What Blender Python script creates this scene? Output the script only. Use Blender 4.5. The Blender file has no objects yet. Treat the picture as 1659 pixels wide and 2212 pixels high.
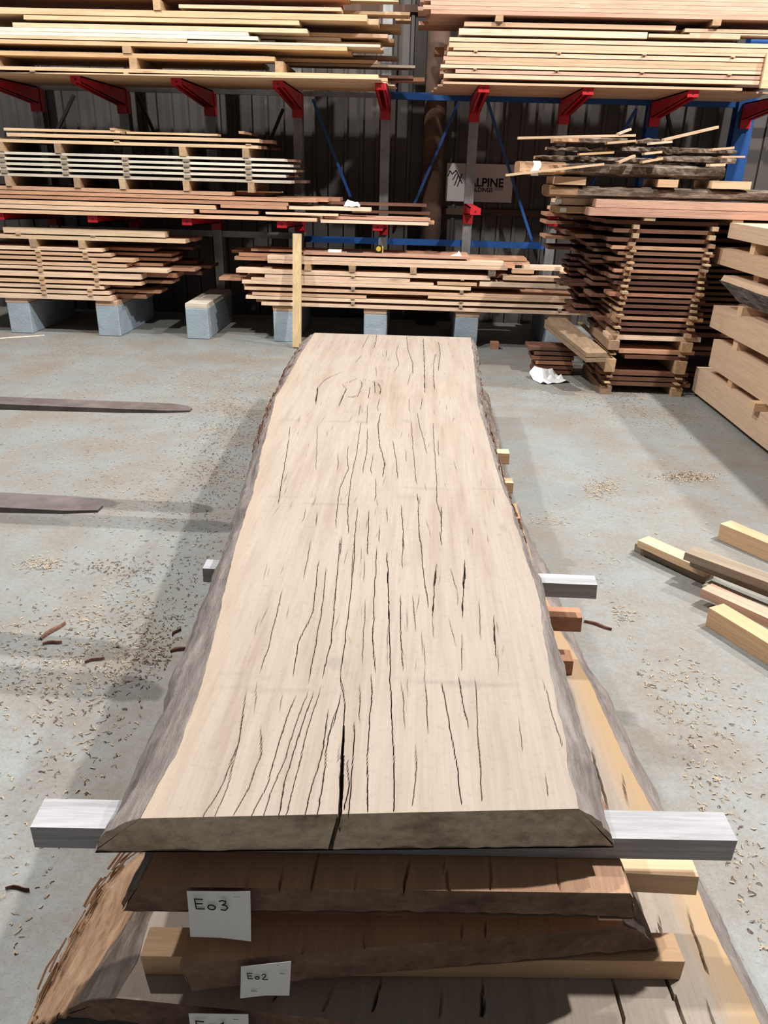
import bpy, bmesh, math, random
import numpy as np
from mathutils import Matrix, Vector, noise as mnoise
random.seed(7); rng = np.random.default_rng(7)
scene = bpy.context.scene
COL = scene.collection

# ------------------------------------------------------------------ camera
FOC, PITCH, ROLL, YAW, CAMH = 1647.0, .4191, -.0267, -.0335, 1.7546
CX, CY = 829.5, 1106.0
_fw = np.array([math.sin(YAW)*math.cos(PITCH), math.cos(YAW)*math.cos(PITCH), -math.sin(PITCH)])
_r = np.array([math.cos(YAW), -math.sin(YAW), 0.0]); _d = np.cross(_fw, _r)
_c, _s = math.cos(ROLL), math.sin(ROLL)
CR = _c*_r + _s*_d; CD = -_s*_r + _c*_d; CO = np.array([0, 0, CAMH])
cam_data = bpy.data.cameras.new('camera'); cam = bpy.data.objects.new('camera', cam_data); COL.objects.link(cam)
cam_data.sensor_fit = 'HORIZONTAL'; cam_data.sensor_width = 36.0; cam_data.lens = FOC/1659*36.0
cam_data.clip_start = .05
cam.matrix_world = Matrix(((CR[0], -CD[0], -_fw[0], 0), (CR[1], -CD[1], -_fw[1], 0), (CR[2], -CD[2], -_fw[2], CAMH), (0, 0, 0, 1)))
scene.camera = cam

# ------------------------------------------------------------------ world, lamps, exposure
world = bpy.data.worlds.new('world'); scene.world = world; world.use_nodes = True
bg = world.node_tree.nodes['Background']; bg.inputs[0].default_value = (.80, .80, .82, 1); bg.inputs[1].default_value = .13
def lamp(loc, power, radius=.17, col=(1, .985, .965)):
    l = bpy.data.lights.new('high_bay_light', 'POINT'); l.energy = power; l.shadow_soft_size = radius; l.color = col
    o = bpy.data.objects.new('high_bay_light', l); o.location = loc; COL.objects.link(o)
lamp((-1.8, 3.3, 6.8), 1100, .12)
lamp((4.0, 3.1, 6.8), 2150, .12)
lamp((-4.0, 5.8, 7.0), 1250, .12)
lamp((5.8, 6.2, 7.0), 1500, .12)
vs = scene.view_settings; vs.view_transform = 'Standard'; vs.look = 'None'; vs.gamma = 1.0; vs.use_curve_mapping = False
vs.exposure = 0.3

# ------------------------------------------------------------------ helpers
def at(axis, val, x, y):
    v = _fw + (x-CX)/FOC*CR + (y-CY)/FOC*CD
    return CO + (val-CO[axis])/v[axis]*v
def ay(Y, x, y): return at(1, Y, x, y)
def az(Z, x, y): return at(2, Z, x, y)
def axx(X, x, y): return at(0, X, x, y)

def tag(o, label=None, cat=None, group=None, kind=None):
    if label: o['label'] = label
    if cat: o['category'] = cat
    if group: o['group'] = group
    if kind: o['kind'] = kind
    return o
def mesh_obj(name, verts, faces, mat, parent=None, smooth=False, loc=(0, 0, 0), rz=0.0):
    me = bpy.data.meshes.new(name); me.from_pydata([tuple(map(float, v)) for v in verts], [], faces); me.update()
    if mat is not None:
        for m in (mat if isinstance(mat, (list, tuple)) else [mat]): me.materials.append(m)
    if smooth:
        for p in me.polygons: p.use_smooth = True
    o = bpy.data.objects.new(name, me); COL.objects.link(o); o.location = loc; o.rotation_euler = (0, 0, rz)
    if parent: o.parent = parent
    return o
def bm_obj(name, bm, mat, parent=None, loc=(0, 0, 0), rz=0.0, smooth=False):
    me = bpy.data.meshes.new(name); bmesh.ops.recalc_face_normals(bm, faces=bm.faces); bm.to_mesh(me); bm.free()
    for m in (mat if isinstance(mat, (list, tuple)) else [mat]): me.materials.append(m)
    if smooth:
        for p in me.polygons: p.use_smooth = True
    o = bpy.data.objects.new(name, me); COL.objects.link(o); o.location = loc; o.rotation_euler = (0, 0, rz)
    if parent: o.parent = parent
    return o
def empty(name, loc=(0, 0, 0), rz=0):
    o = bpy.data.objects.new(name, None); o.location = loc; o.rotation_euler = (0, 0, rz); o.empty_display_size = .1; COL.objects.link(o); return o
def bbox(bm, x0, x1, y0, y1, z0, z1):
    v = [bm.verts.new(p) for p in ((x0, y0, z0), (x1, y0, z0), (x1, y1, z0), (x0, y1, z0), (x0, y0, z1), (x1, y0, z1), (x1, y1, z1), (x0, y1, z1))]
    for q in ((3, 2, 1, 0), (4, 5, 6, 7), (0, 1, 5, 4), (1, 2, 6, 5), (2, 3, 7, 6), (3, 0, 4, 7)): bm.faces.new([v[i] for i in q])
    return v
def bprism(bm, poly, y0, y1, f):
    """extrude a polygon; f maps (a, b, t) to xyz"""
    n = len(poly); A = [bm.verts.new(f(a, b, y0)) for a, b in poly]; B = [bm.verts.new(f(a, b, y1)) for a, b in poly]
    bm.faces.new(A); bm.faces.new(B[::-1])
    for i in range(n): bm.faces.new((A[i], A[(i+1) % n], B[(i+1) % n], B[i]))
def bbar(bm, p, q, w, t, up=(0, 0, 1)):
    p, q = Vector(p), Vector(q); a = (q-p).normalized(); s = a.cross(Vector(up)).normalized(); u = s.cross(a)
    V = []
    for e in (p, q):
        for i, j in ((-1, -1), (1, -1), (1, 1), (-1, 1)): V.append(bm.verts.new(e + s*(i*w/2) + u*(j*t/2)))
    for f in ((0, 1, 2, 3), (7, 6, 5, 4), (0, 4, 5, 1), (1, 5, 6, 2), (2, 6, 7, 3), (3, 7, 4, 0)): bm.faces.new([V[k] for k in f])

# ------------------------------------------------------------------ materials
def srgb(r, g, b):
    f = lambda c: (c/255/12.92) if c/255 <= .04045 else ((c/255+.055)/1.055)**2.4
    return (f(r), f(g), f(b), 1)
class NT:
    def __init__(s, name):
        s.m = bpy.data.materials.new(name); s.m.use_nodes = True; s.t = s.m.node_tree; s.n = s.t.nodes; s.b = s.n['Principled BSDF']
        s.b.inputs['Specular IOR Level'].default_value = .3
    def new(s, typ, **kw):
        n = s.n.new(typ)
        for k, v in kw.items(): setattr(n, k, v)
        return n
    def link(s, a, b): s.t.links.new(a, b)
    def val(s, sock, v):
        if hasattr(v, 'default_value') or hasattr(v, 'is_linked'): s.link(v, sock)
        else: sock.default_value = v
    def noise(s, vec, scale, detail=4, rough=.55):
        n = s.new('ShaderNodeTexNoise'); n.inputs['Scale'].default_value = scale; n.inputs['Detail'].default_value = detail; n.inputs['Roughness'].default_value = rough
        if vec is not None: s.link(vec, n.inputs['Vector'])
        return n.outputs['Fac']
    def ramp(s, fac, stops, interp='LINEAR'):
        n = s.new('ShaderNodeValToRGB'); n.color_ramp.interpolation = interp
        while len(n.color_ramp.elements) < len(stops): n.color_ramp.elements.new(.5)
        for e, (p, c) in zip(n.color_ramp.elements, stops): e.position = p; e.color = c if len(c) == 4 else (*c, 1)
        s.link(fac, n.inputs[0]); return n.outputs[0]
    def mix(s, fac, a, b, mode='MIX'):
        n = s.new('ShaderNodeMix', data_type='RGBA', blend_type=mode); s.val(n.inputs[0], fac); s.val(n.inputs[6], a); s.val(n.inputs[7], b); return n.outputs[2]
    def math(s, op, a, b=0.0):
        n = s.new('ShaderNodeMath', operation=op); s.val(n.inputs[0], a); s.val(n.inputs[1], b); return n.outputs[0]
    def bump(s, h, dist=.01, strength=1.0):
        n = s.new('ShaderNodeBump'); n.inputs['Distance'].default_value = dist; n.inputs['Strength'].default_value = strength
        s.link(h, n.inputs['Height']); s.link(n.outputs[0], s.b.inputs['Normal'])
    def coords(s, scale=(1, 1, 1), rand=True):
        tc = s.new('ShaderNodeTexCoord'); v = tc.outputs['Object']
        if rand:
            oi = s.new('ShaderNodeObjectInfo'); s.rand = oi.outputs['Random']
            a = s.new('ShaderNodeVectorMath', operation='MULTIPLY_ADD'); s.link(v, a.inputs[0]); a.inputs[1].default_value = (1, 1, 1)
            cmb = s.new('ShaderNodeCombineXYZ'); k = s.math('MULTIPLY', s.rand, 37.0)
            for i in range(3): s.link(k, cmb.inputs[i])
            s.link(cmb.outputs[0], a.inputs[2]); v = a.outputs[0]
        s.raw = v
        m = s.new('ShaderNodeMapping'); m.inputs['Scale'].default_value = scale; s.link(v, m.inputs['Vector']); return m.outputs[0]
G = lambda v: (v, v, v, 1)
def wood(name, cols, grain=.30, axis='X', scale=1.0, rough=.75, knots=.25, stain=.25, bump=.0015):
    """sawn timber: cols = tints picked per board, stretched grain, faint knots and grey stain"""
    t = NT(name); st = {'X': (.9, 14, 22), 'Y': (14, .9, 22), 'Z': (14, 14, .9)}[axis]
    v = t.coords(tuple(scale*k for k in st))
    cols = cols if len(cols) > 1 else [cols[0], cols[0]]
    n = len(cols); base = t.ramp(t.rand, [(i/max(1, n-1)*.999, c) for i, c in enumerate(cols)])
    g1 = t.noise(v, 2.2, 6, .62)
    m2 = t.new('ShaderNodeMapping'); m2.inputs['Scale'].default_value = tuple(k*3.2 for k in st); t.link(t.raw, m2.inputs['Vector'])
    g2 = t.noise(m2.outputs[0], 3.0, 4, .6)
    gg = t.ramp(g1, [(.30, G(1-grain)), (.62, G(1.0)), (.8, G(1+grain*.25))])
    c = t.mix(1.0, base, gg, 'MULTIPLY')
    c = t.mix(1.0, c, t.ramp(g2, [(.35, G(1-grain*.5)), (.6, G(1.0))]), 'MULTIPLY')
    sm = t.noise(t.raw, 2.3*scale, 3)
    c = t.mix(t.ramp(sm, [(.55, G(0)), (.78, G(stain))]), c, (.30, .26, .23, 1), 'MULTIPLY')
    if knots:
        mk = t.new('ShaderNodeMapping'); mk.inputs['Scale'].default_value = {'X': (1.2, 5, 5), 'Y': (5, 1.2, 5), 'Z': (5, 5, 1.2)}[axis]; t.link(t.raw, mk.inputs['Vector'])
        vo = t.new('ShaderNodeTexVoronoi'); vo.inputs['Scale'].default_value = 1.3; t.link(mk.outputs[0], vo.inputs['Vector'])
        c = t.mix(t.ramp(vo.outputs['Distance'], [(.02, G(knots*2)), (.14, G(0))]), c, (.16, .085, .045, 1))
    t.link(c, t.b.inputs['Base Color']); t.b.inputs['Roughness'].default_value = rough
    t.bump(g2, bump*2, .6); return t.m
def plain(name, col, rough=.6, metal=0.0, var=.15, scale=6, bump=0.0, spec=.3):
    t = NT(name); v = t.coords((1, 1, 1)); n = t.noise(v, scale, 5)
    c = t.mix(1.0, col, t.ramp(n, [(.3, G(1-var)), (.7, G(1+var*.3))]), 'MULTIPLY')
    t.link(c, t.b.inputs['Base Color']); t.b.inputs['Roughness'].default_value = rough; t.b.inputs['Metallic'].default_value = metal
    t.b.inputs['Specular IOR Level'].default_value = spec
    if bump: t.bump(t.noise(v, scale*6, 4), bump)
    return t.m
def bark_mat(name, cols, axis='Y', scale=1.0, depth=.012):
    t = NT(name); st = {'X': (3, 16, 16), 'Y': (16, 3, 16)}[axis]; v = t.coords(tuple(scale*k for k in st))
    n1 = t.noise(v, 1.6, 8, .7); n2 = t.noise(t.raw, 5*scale, 5, .6)
    c = t.ramp(n1, [(.25, cols[0]), (.45, cols[1]), (.62, cols[2]), (.8, cols[1])])
    c = t.mix(t.ramp(n2, [(.45, G(0)), (.7, G(.6))]), c, cols[3] if len(cols) > 3 else cols[2])
    t.link(c, t.b.inputs['Base Color']); t.b.inputs['Roughness'].default_value = .95; t.b.inputs['Specular IOR Level'].default_value = .1
    t.bump(n1, depth, 1.0); return t.m

M = {}
M['pine'] = wood('sawn_pine', [srgb(206, 172, 132), srgb(218, 188, 154), srgb(194, 156, 112), srgb(212, 180, 144), srgb(220, 198, 174)])
M['tan'] = wood('sawn_tan_pine', [srgb(206, 170, 138), srgb(214, 182, 152), srgb(198, 158, 126), srgb(218, 190, 162)])
M['red'] = wood('reddish_cedar', [srgb(186, 134, 104), srgb(202, 154, 122), srgb(168, 116, 90), srgb(208, 164, 132)])
M['pinkred'] = wood('pinkish_redwood', [srgb(194, 152, 128), srgb(206, 168, 144), srgb(184, 138, 116)])
M['white'] = wood('silvered_white_board', [srgb(206, 194, 176), srgb(222, 212, 194), srgb(190, 176, 158)], stain=.4)
M['cedar'] = wood('pale_cedar', [srgb(230, 196, 164), srgb(236, 206, 178), srgb(212, 172, 138), srgb(228, 190, 154)])
M['brown'] = wood('brown_hardwood', [srgb(108, 72, 56), srgb(126, 86, 66), srgb(92, 60, 48), srgb(140, 102, 80)])
M['beam'] = wood('sawn_beam', [srgb(200, 168, 138), srgb(206, 176, 148), srgb(192, 158, 126)], axis='Y', grain=.16, knots=.12, stain=.2)
M['spacer'] = wood('spacer_wood', [srgb(200, 166, 126), srgb(180, 146, 110), srgb(150, 122, 98), srgb(206, 178, 140)], axis='Y')
M['bearer'] = wood('bearer_wood', [srgb(206, 172, 136), srgb(216, 182, 146), srgb(198, 160, 122)], grain=.15, knots=.1, stain=.12)
M['greybearer'] = wood('weathered_bearer', [srgb(166, 164, 166), srgb(176, 174, 176)], grain=.32, knots=0, stain=.2)
M['redbearer'] = wood('brown_bearer', [srgb(176, 128, 100)], grain=.2, knots=0, axis='Y')
M['greywood'] = wood('weathered_grey_wood', [srgb(158, 142, 122), srgb(140, 124, 106)], stain=.4)
M['bark'] = bark_mat('rough_bark', [srgb(62, 54, 50), srgb(104, 92, 84), srgb(150, 138, 128), srgb(86, 76, 70)])
M['barkx'] = bark_mat('rough_bark_lengthwise', [srgb(48, 40, 36), srgb(92, 78, 68), srgb(150, 134, 118), srgb(74, 62, 54)], axis='X', depth=.02)
M['greybark'] = bark_mat('grey_smooth_bark', [srgb(84, 77, 74), srgb(122, 113, 108), srgb(146, 137, 131), srgb(112, 104, 100)], depth=.012, scale=1.0)
M['tanbark'] = bark_mat('peeling_tan_bark', [srgb(96, 70, 52), srgb(158, 126, 100), srgb(186, 154, 126), srgb(142, 112, 88)], scale=1.4, depth=.01)
M['redbark'] = bark_mat('red_stringy_bark', [srgb(60, 42, 36), srgb(104, 74, 62), srgb(146, 112, 96), srgb(86, 60, 50)], scale=1.3, depth=.015)
M['pale_bark'] = bark_mat('wrinkled_pale_bark', [srgb(40, 40, 42), srgb(96, 96, 96), srgb(156, 154, 150), srgb(120, 118, 114)], scale=1.4, depth=.012)
M['redsteel'] = plain('red_painted_steel', srgb(186, 30, 40), .42, 0, .18, 8, spec=.4)
M['bluesteel'] = plain('blue_painted_steel', srgb(26, 72, 132), .45, 0, .2, 6, spec=.4)
M['galv'] = plain('galvanised_steel', srgb(150, 150, 148), .42, .6, .25, 9)
M['concrete'] = plain('pier_concrete', srgb(146, 158, 166), .85, 0, .18, 7, .004)
M['darksteel'] = plain('worn_fork_steel', srgb(112, 102, 100), .4, .25, .4, 9)
M['paper'] = plain('white_paper', srgb(232, 232, 230), .8, 0, .04, 4)
M['ink'] = plain('black_ink', srgb(24, 24, 26), .7, 0, .02, 4)
M['steelwire'] = plain('staple_wire', srgb(150, 150, 150), .4, .6, .05, 4)
M['yellow'] = plain('yellow_plastic', srgb(214, 184, 60), .4, 0, .05, 4)
M['black'] = plain('black_rubber', srgb(30, 30, 32), .6, 0, .1, 4)
M['pole'] = plain('dark_timber_pole', srgb(92, 72, 60), .9, 0, .35, 3, .004)
M['shaving'] = wood('pale_shavings', [srgb(186, 166, 140)], grain=.3, knots=0, scale=3)
M['shaving_dark'] = wood('brown_shavings', [srgb(104, 84, 68)], grain=.4, knots=0, scale=3)

# concrete floor: grey-green slab with drifts of brown dust
t = NT('concrete_floor'); v = t.coords((1, 1, 1), rand=False)
big = t.noise(v, .55, 6, .65); mid = t.noise(v, 1.5, 9, .72); fine = t.noise(v, 46, 5, .7); grit = t.noise(v, 160, 2, .5)
c = t.ramp(big, [(.34, srgb(122, 126, 123)), (.5, srgb(137, 141, 139)), (.66, srgb(130, 136, 135))])
c = t.mix(t.ramp(mid, [(.40, G(0)), (.62, G(.85))]), c, srgb(128, 117, 106))
c = t.mix(1.0, c, t.ramp(fine, [(.3, G(.84)), (.55, G(1.0)), (.75, G(1.06))]), 'MULTIPLY')
c = t.mix(1.0, c, t.ramp(grit, [(.30, G(.72)), (.42, G(1.0))]), 'MULTIPLY')
t.link(c, t.b.inputs['Base Color'])
t.link(t.ramp(mid, [(.3, G(.45)), (.7, G(.75))]), t.b.inputs['Roughness']); t.b.inputs['Specular IOR Level'].default_value = .35
t.bump(fine, .003, .5); M['floor'] = t.m
M['wall'] = plain('dark_painted_steel_sheet', srgb(84, 78, 74), .5, .1, .3, 2.2)

# ------------------------------------------------------------------ setting: floor, back wall
YF, YP, YB = 8.43, 8.475, 9.68            # rack front (arm tips), pier fronts, column fronts
YW = 10.15
bm = bmesh.new(); bbox(bm, -9, 9, -1.5, YW+.1, -.1, 0)
tag(bm_obj('floor', bm, M['floor']), kind='structure')
prof = []; x = -9.0
while x < 9:
    prof += [(x, 0), (x+.075, 0), (x+.085, -.028), (x+.12, -.028), (x+.13, 0)]; x += .19
prof.append((x, 0)); n = len(prof)
vv = [(a, YW+b, z) for z in (0, 6.0) for a, b in prof]
tag(mesh_obj('wall_back', vv + [(x_, YW+.1, z) for z in (0, 6.0) for x_ in (-9.0, prof[-1][0])],
    [(i, i+1, n+i+1, n+i) for i in range(n-1)] + [(2*n+1, 2*n, 2*n+2, 2*n+3)], M['wall']), kind='structure')
bm = bmesh.new()
for z in (1.3, 3.4): bbox(bm, -9, 9, YW-.075, YW-.03, z, z+.07)
tag(bm_obj('trim_1', bm, M['pole']), kind='structure')

# round timber pole of the building
P = ay(9.95, 938, 300); bm = bmesh.new()
bmesh.ops.create_cone(bm, cap_ends=True, segments=20, radius1=.13, radius2=.12, depth=5.6, matrix=Matrix.Translation((0, 0, 2.8)))
tag(bm_obj('building_pole', bm, M['pole'], loc=(P[0], 9.9, 0), smooth=True), 'dark round timber building pole standing against the steel wall', 'pole')

# company sign on the wall
def text_mesh(name, body, size, mat, parent, loc, offset=.0, depth=.001):
    cu = bpy.data.curves.new(name, 'FONT'); cu.body = body; cu.size = size; cu.offset = offset; cu.extrude = depth; cu.align_x = 'LEFT'
    tmp = bpy.data.objects.new(name+'_tmp', cu); COL.objects.link(tmp); dg = bpy.context.evaluated_depsgraph_get()
    me = bpy.data.meshes.new_from_object(tmp.evaluated_get(dg)); bpy.data.objects.remove(tmp); bpy.data.curves.remove(cu)
    me.materials.clear(); me.materials.append(mat)
    o = bpy.data.objects.new(name, me); COL.objects.link(o); o.parent = parent; o.location = loc; o.rotation_euler = (math.pi/2, 0, 0); return o
def ribbon(name, strokes, w, mat, parent=None, y=0.0, t=.0006, loc=(0, 0, 0)):
    """flat pen strokes in the xz plane"""
    bm = bmesh.new()
    for st in strokes:
        for (a, b), (c_, d_) in zip(st, st[1:]):
            L = math.hypot(c_-a, d_-b)
            if L < 1e-6: continue
            ux, uz = (c_-a)/L*w*.35, (d_-b)/L*w*.35
            bbar(bm, (a-ux, y, b-uz), (c_+ux, y, d_+uz), w, t, up=(0, 1, 0)) if False else bbar(bm, (a-ux, y, b-uz), (c_+ux, y, d_+uz), t, w, up=(-(d_-b)/L, 0, (c_-a)/L))
    return bm_obj(name, bm, mat, parent, loc=loc)
YS = YW-.06
p0, p1 = ay(YS, 966, 352), ay(YS, 1104, 438)
sg = empty('company_sign', (p0[0], YS, p1[2])); sw, sh = p1[0]-p0[0], p0[2]-p1[2]
tag(sg, 'white ALPINE BUILDINGS sign board fixed to the dark steel wall', 'sign')
bm = bmesh.new(); bbox(bm, 0, sw, -.012, .03, 0, sh); bm_obj('board', bm, plain('sign_white', srgb(196, 190, 186), .6, 0, .06, 3), sg)
pt = lambda x, y: (ay(YS-.015, x, y)[0]-p0[0], ay(YS-.015, x, y)[2]-p1[2])
q = pt(1012, 402); lp = pt(1091, 382)
tx = text_mesh('lettering', 'ALPINE', .132, M['ink'], sg, (q[0]+.005, -.0135, q[1]), .0042)
tx.scale = ((lp[0]-q[0]-.01)/max(.01, tx.dimensions[0]/1.0), 1, 1)
q2 = pt(1012, 413); lq = pt(1064, 404)
tx2 = text_mesh('lettering', 'BUILDINGS', .066, M['ink'], sg, (q2[0]-.01, -.0135, q2[1]-.002), .0016)
tx2.scale = ((lq[0]-q2[0]+.01)/max(.01, tx2.dimensions[0]/1.0), 1, 1)
bx0, bx1 = pt(1067, 411), pt(1087, 404)
bm = bmesh.new(); bbox(bm, bx0[0], bx1[0], -.0135, -.012, bx0[1], bx1[1]); bm_obj('subtitle_bar', bm, plain('sign_grey', srgb(150, 144, 140), .6, 0, .05, 3), sg)
lg = [[pt(968, 380), pt(972, 369), pt(977, 376), pt(985, 368), pt(998, 396)], [pt(978, 388), pt(985, 376)], [pt(990, 378), pt(982, 400)], [pt(998, 376), pt(988, 402)]]
ribbon('mountain_emblem', lg, .012, M['ink'], sg, y=-.0133, t=.002)
tm = text_mesh('trademark', 'TM', .022, M['ink'], sg, (lp[0]+.005, -.0135, lp[1]-.015))

# ------------------------------------------------------------------ cantilever rack
rack = empty('cantilever_rack', (0, YB, 0)); tag(rack, 'steel cantilever storage rack with red arms and blue bracing against the wall', 'rack')
PX = [-.4264 + (i-4) for i in range(10)]
def col_mesh(mat, w=.105):
    bm = bmesh.new()
    bbox(bm, -w/2, w/2, 0, .012, .0, 4.6); bbox(bm, -w/2, w/2, .128, .14, 0, 4.6); bbox(bm, -.006, .006, .012, .128, 0, 4.6)
    for s in (-1, 1): bbox(bm, s*.012-.002 if s > 0 else -.014, .014 if s > 0 else -.010, -.004, 0, 0, 4.6)
    bbox(bm, -.10, .10, 0, .2, 0, .012)
    return bm
for i, X in enumerate(PX):
    if i in (7, 8):
        bm = bmesh.new(); w = .14 if i == 7 else .2
        bbox(bm, -w/2, w/2, 0, .012, 0, 4.6); bbox(bm, -w/2, w/2, .15, .162, 0, 4.6); bbox(bm, -.008, .008, .012, .15, 0, 4.6); bbox(bm, -.1, .1, 0, .2, 0, .012)
        bm_obj('column', bm, M['bluesteel'], rack, (X, 0, 0))
    else: bm_obj('column', col_mesh(0), M['galv'], rack, (X, 0, 0))
def arm(X, ztop, length, drop, sleeve, w=.105, tip=.06):
    """red channel arm, open underneath, with a sleeve that hooks the column"""
    bm = bmesh.new(); side = [(0, 0), (-length, 0), (-length, -tip), (-.06, -drop), (0, -drop)]
    f = lambda a, b, t: (t, a, b)
    bprism(bm, side, -w/2, -w/2+.012, f); bprism(bm, side, w/2-.012, w/2, f)
    bbox(bm, -w/2, w/2, -length, 0, -.012, .0); bbox(bm, -w/2, w/2, -length-.006, -length+.008, -tip, .0)
    k = .03
    bprism(bm, [(-length, -tip), (-.06, -drop), (-.06, -drop+.01), (-length, -tip+.01)], -w/2, -w/2+.03, f)
    bprism(bm, [(-length, -tip), (-.06, -drop), (-.06, -drop+.01), (-length, -tip+.01)], w/2-.03, w/2, f)
    bbox(bm, -w/2-.004, w/2+.004, -.035, -.001, -sleeve, 0)
    bbox(bm, -w/2-.004, -w/2+.004, -.02, .1, -sleeve, 0); bbox(bm, w/2-.004, w/2+.004, -.02, .1, -sleeve, 0)
    a = bm_obj('arm', bm, M['redsteel'], rack, (X, 0, ztop))
    b2 = bmesh.new(); bmesh.ops.create_cone(b2, cap_ends=True, segments=10, radius1=.008, radius2=.008, depth=.008, matrix=Matrix.Translation((0, -length-.008, -tip/2)) @ Matrix.Rotation(math.pi/2, 4, 'X'))
    bm_obj('bolt', b2, M['black'], a)
    return a
ZU, ZL = 2.544, 1.262
for i in range(0, 9): arm(PX[i], ZU, YB-YF, .17, .25)
for i in (0, 1, 2, 3, 4): arm(PX[i], ZL, YB-YF, .11, .19, tip=.065)
z5 = ay(YF, 1018, 449)[2]; arm(PX[5], z5, YB-YF, .12, .22, tip=.065)
arm(PX[6], z5, YB-YF, .12, .22, tip=.065)
def brace(p, q, mat, w=.045, t=.03, name='brace'):
    bm = bmesh.new(); bbar(bm, p, q, w, t); bm_obj(name, bm, mat, rack)
def B2(x, y, dy=.06): P = ay(YB+dy, x, y); return (P[0], dy, P[2])
zt = B2(900, 208)[2]
brace((PX[4]+.05, .06, zt), (PX[9], .06, zt), M['bluesteel'], .05, .075, 'beam')
brace((PX[0], .06, zt), (PX[4]-.05, .06, zt), M['galv'], .05, .05, 'beam')
zl = B2(700, 517)[2]
brace((PX[3]+.05, .06, zl), (PX[6], .06, zl), M['bluesteel'], .05, .07, 'beam')
brace((PX[0], .06, zl+.03), (PX[3]-.05, .06, zl+.03), M['galv'], .05, .07, 'beam')
for a, b_, mt in (((990, 222), (893, 445), 'bluesteel'), ((676, 215), (757, 425), 'bluesteel'), ((1053, 218), (1152, 530), 'bluesteel'), ((1375, 235), (1230, 480), 'bluesteel'), ((1440, 240), (1480, 420), 'black'), ((296, 205), (335, 290), 'black'), ((160, 205), (120, 290), 'galv'), ((612, 235), (560, 360), 'black')):
    brace(B2(*a), B2(*b_), M[mt])

# ------------------------------------------------------------------ concrete piers with timber packers
ZP = .335
for i in range(0, 8):
    X = PX[i] + (0.015 if i < 3 else -.01)
    if i == 7: continue
    bm = bmesh.new(); w = .125
    vs_ = bbox(bm, -w, w, 0, 1.18, 0, ZP)
    bmesh.ops.bevel(bm, geom=[e for e in bm.edges], offset=.008, segments=1, affect='EDGES')
    lab = ['grey concrete pier supporting the low spaced board stack', 'bare grey concrete pier with a single timber cap and nothing stacked on it', 'grey concrete pier under the low stack behind the leaning upright plank'][0 if i < 2 else 1 if i == 2 else 2]
    tag(bm_obj('concrete_pier', bm, M['concrete'], loc=(X, YP, 0)), lab, 'pier', 'concrete piers under the rack' if i != 2 else None)
    bm = bmesh.new(); bbox(bm, -.125, .125, 0, 1.17, 0, .05)
    for v_ in bm.verts: v_.co.x += random.uniform(-.008, .008)
    tag(bm_obj('timber_packer', bm, M['tan'] if i != 2 else M['white'], loc=(X+random.uniform(-.005, .005), YP+.004, ZP+.0006)),
        ['flat timber packer on the concrete pier under the low spaced stack', 'lone flat timber cap lying on the bare concrete pier', 'flat timber packer on the pier under the stack behind the leaning plank'][0 if i < 2 else 1 if i == 2 else 2], 'packer', 'timber packers on piers' if i != 2 else None)

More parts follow.
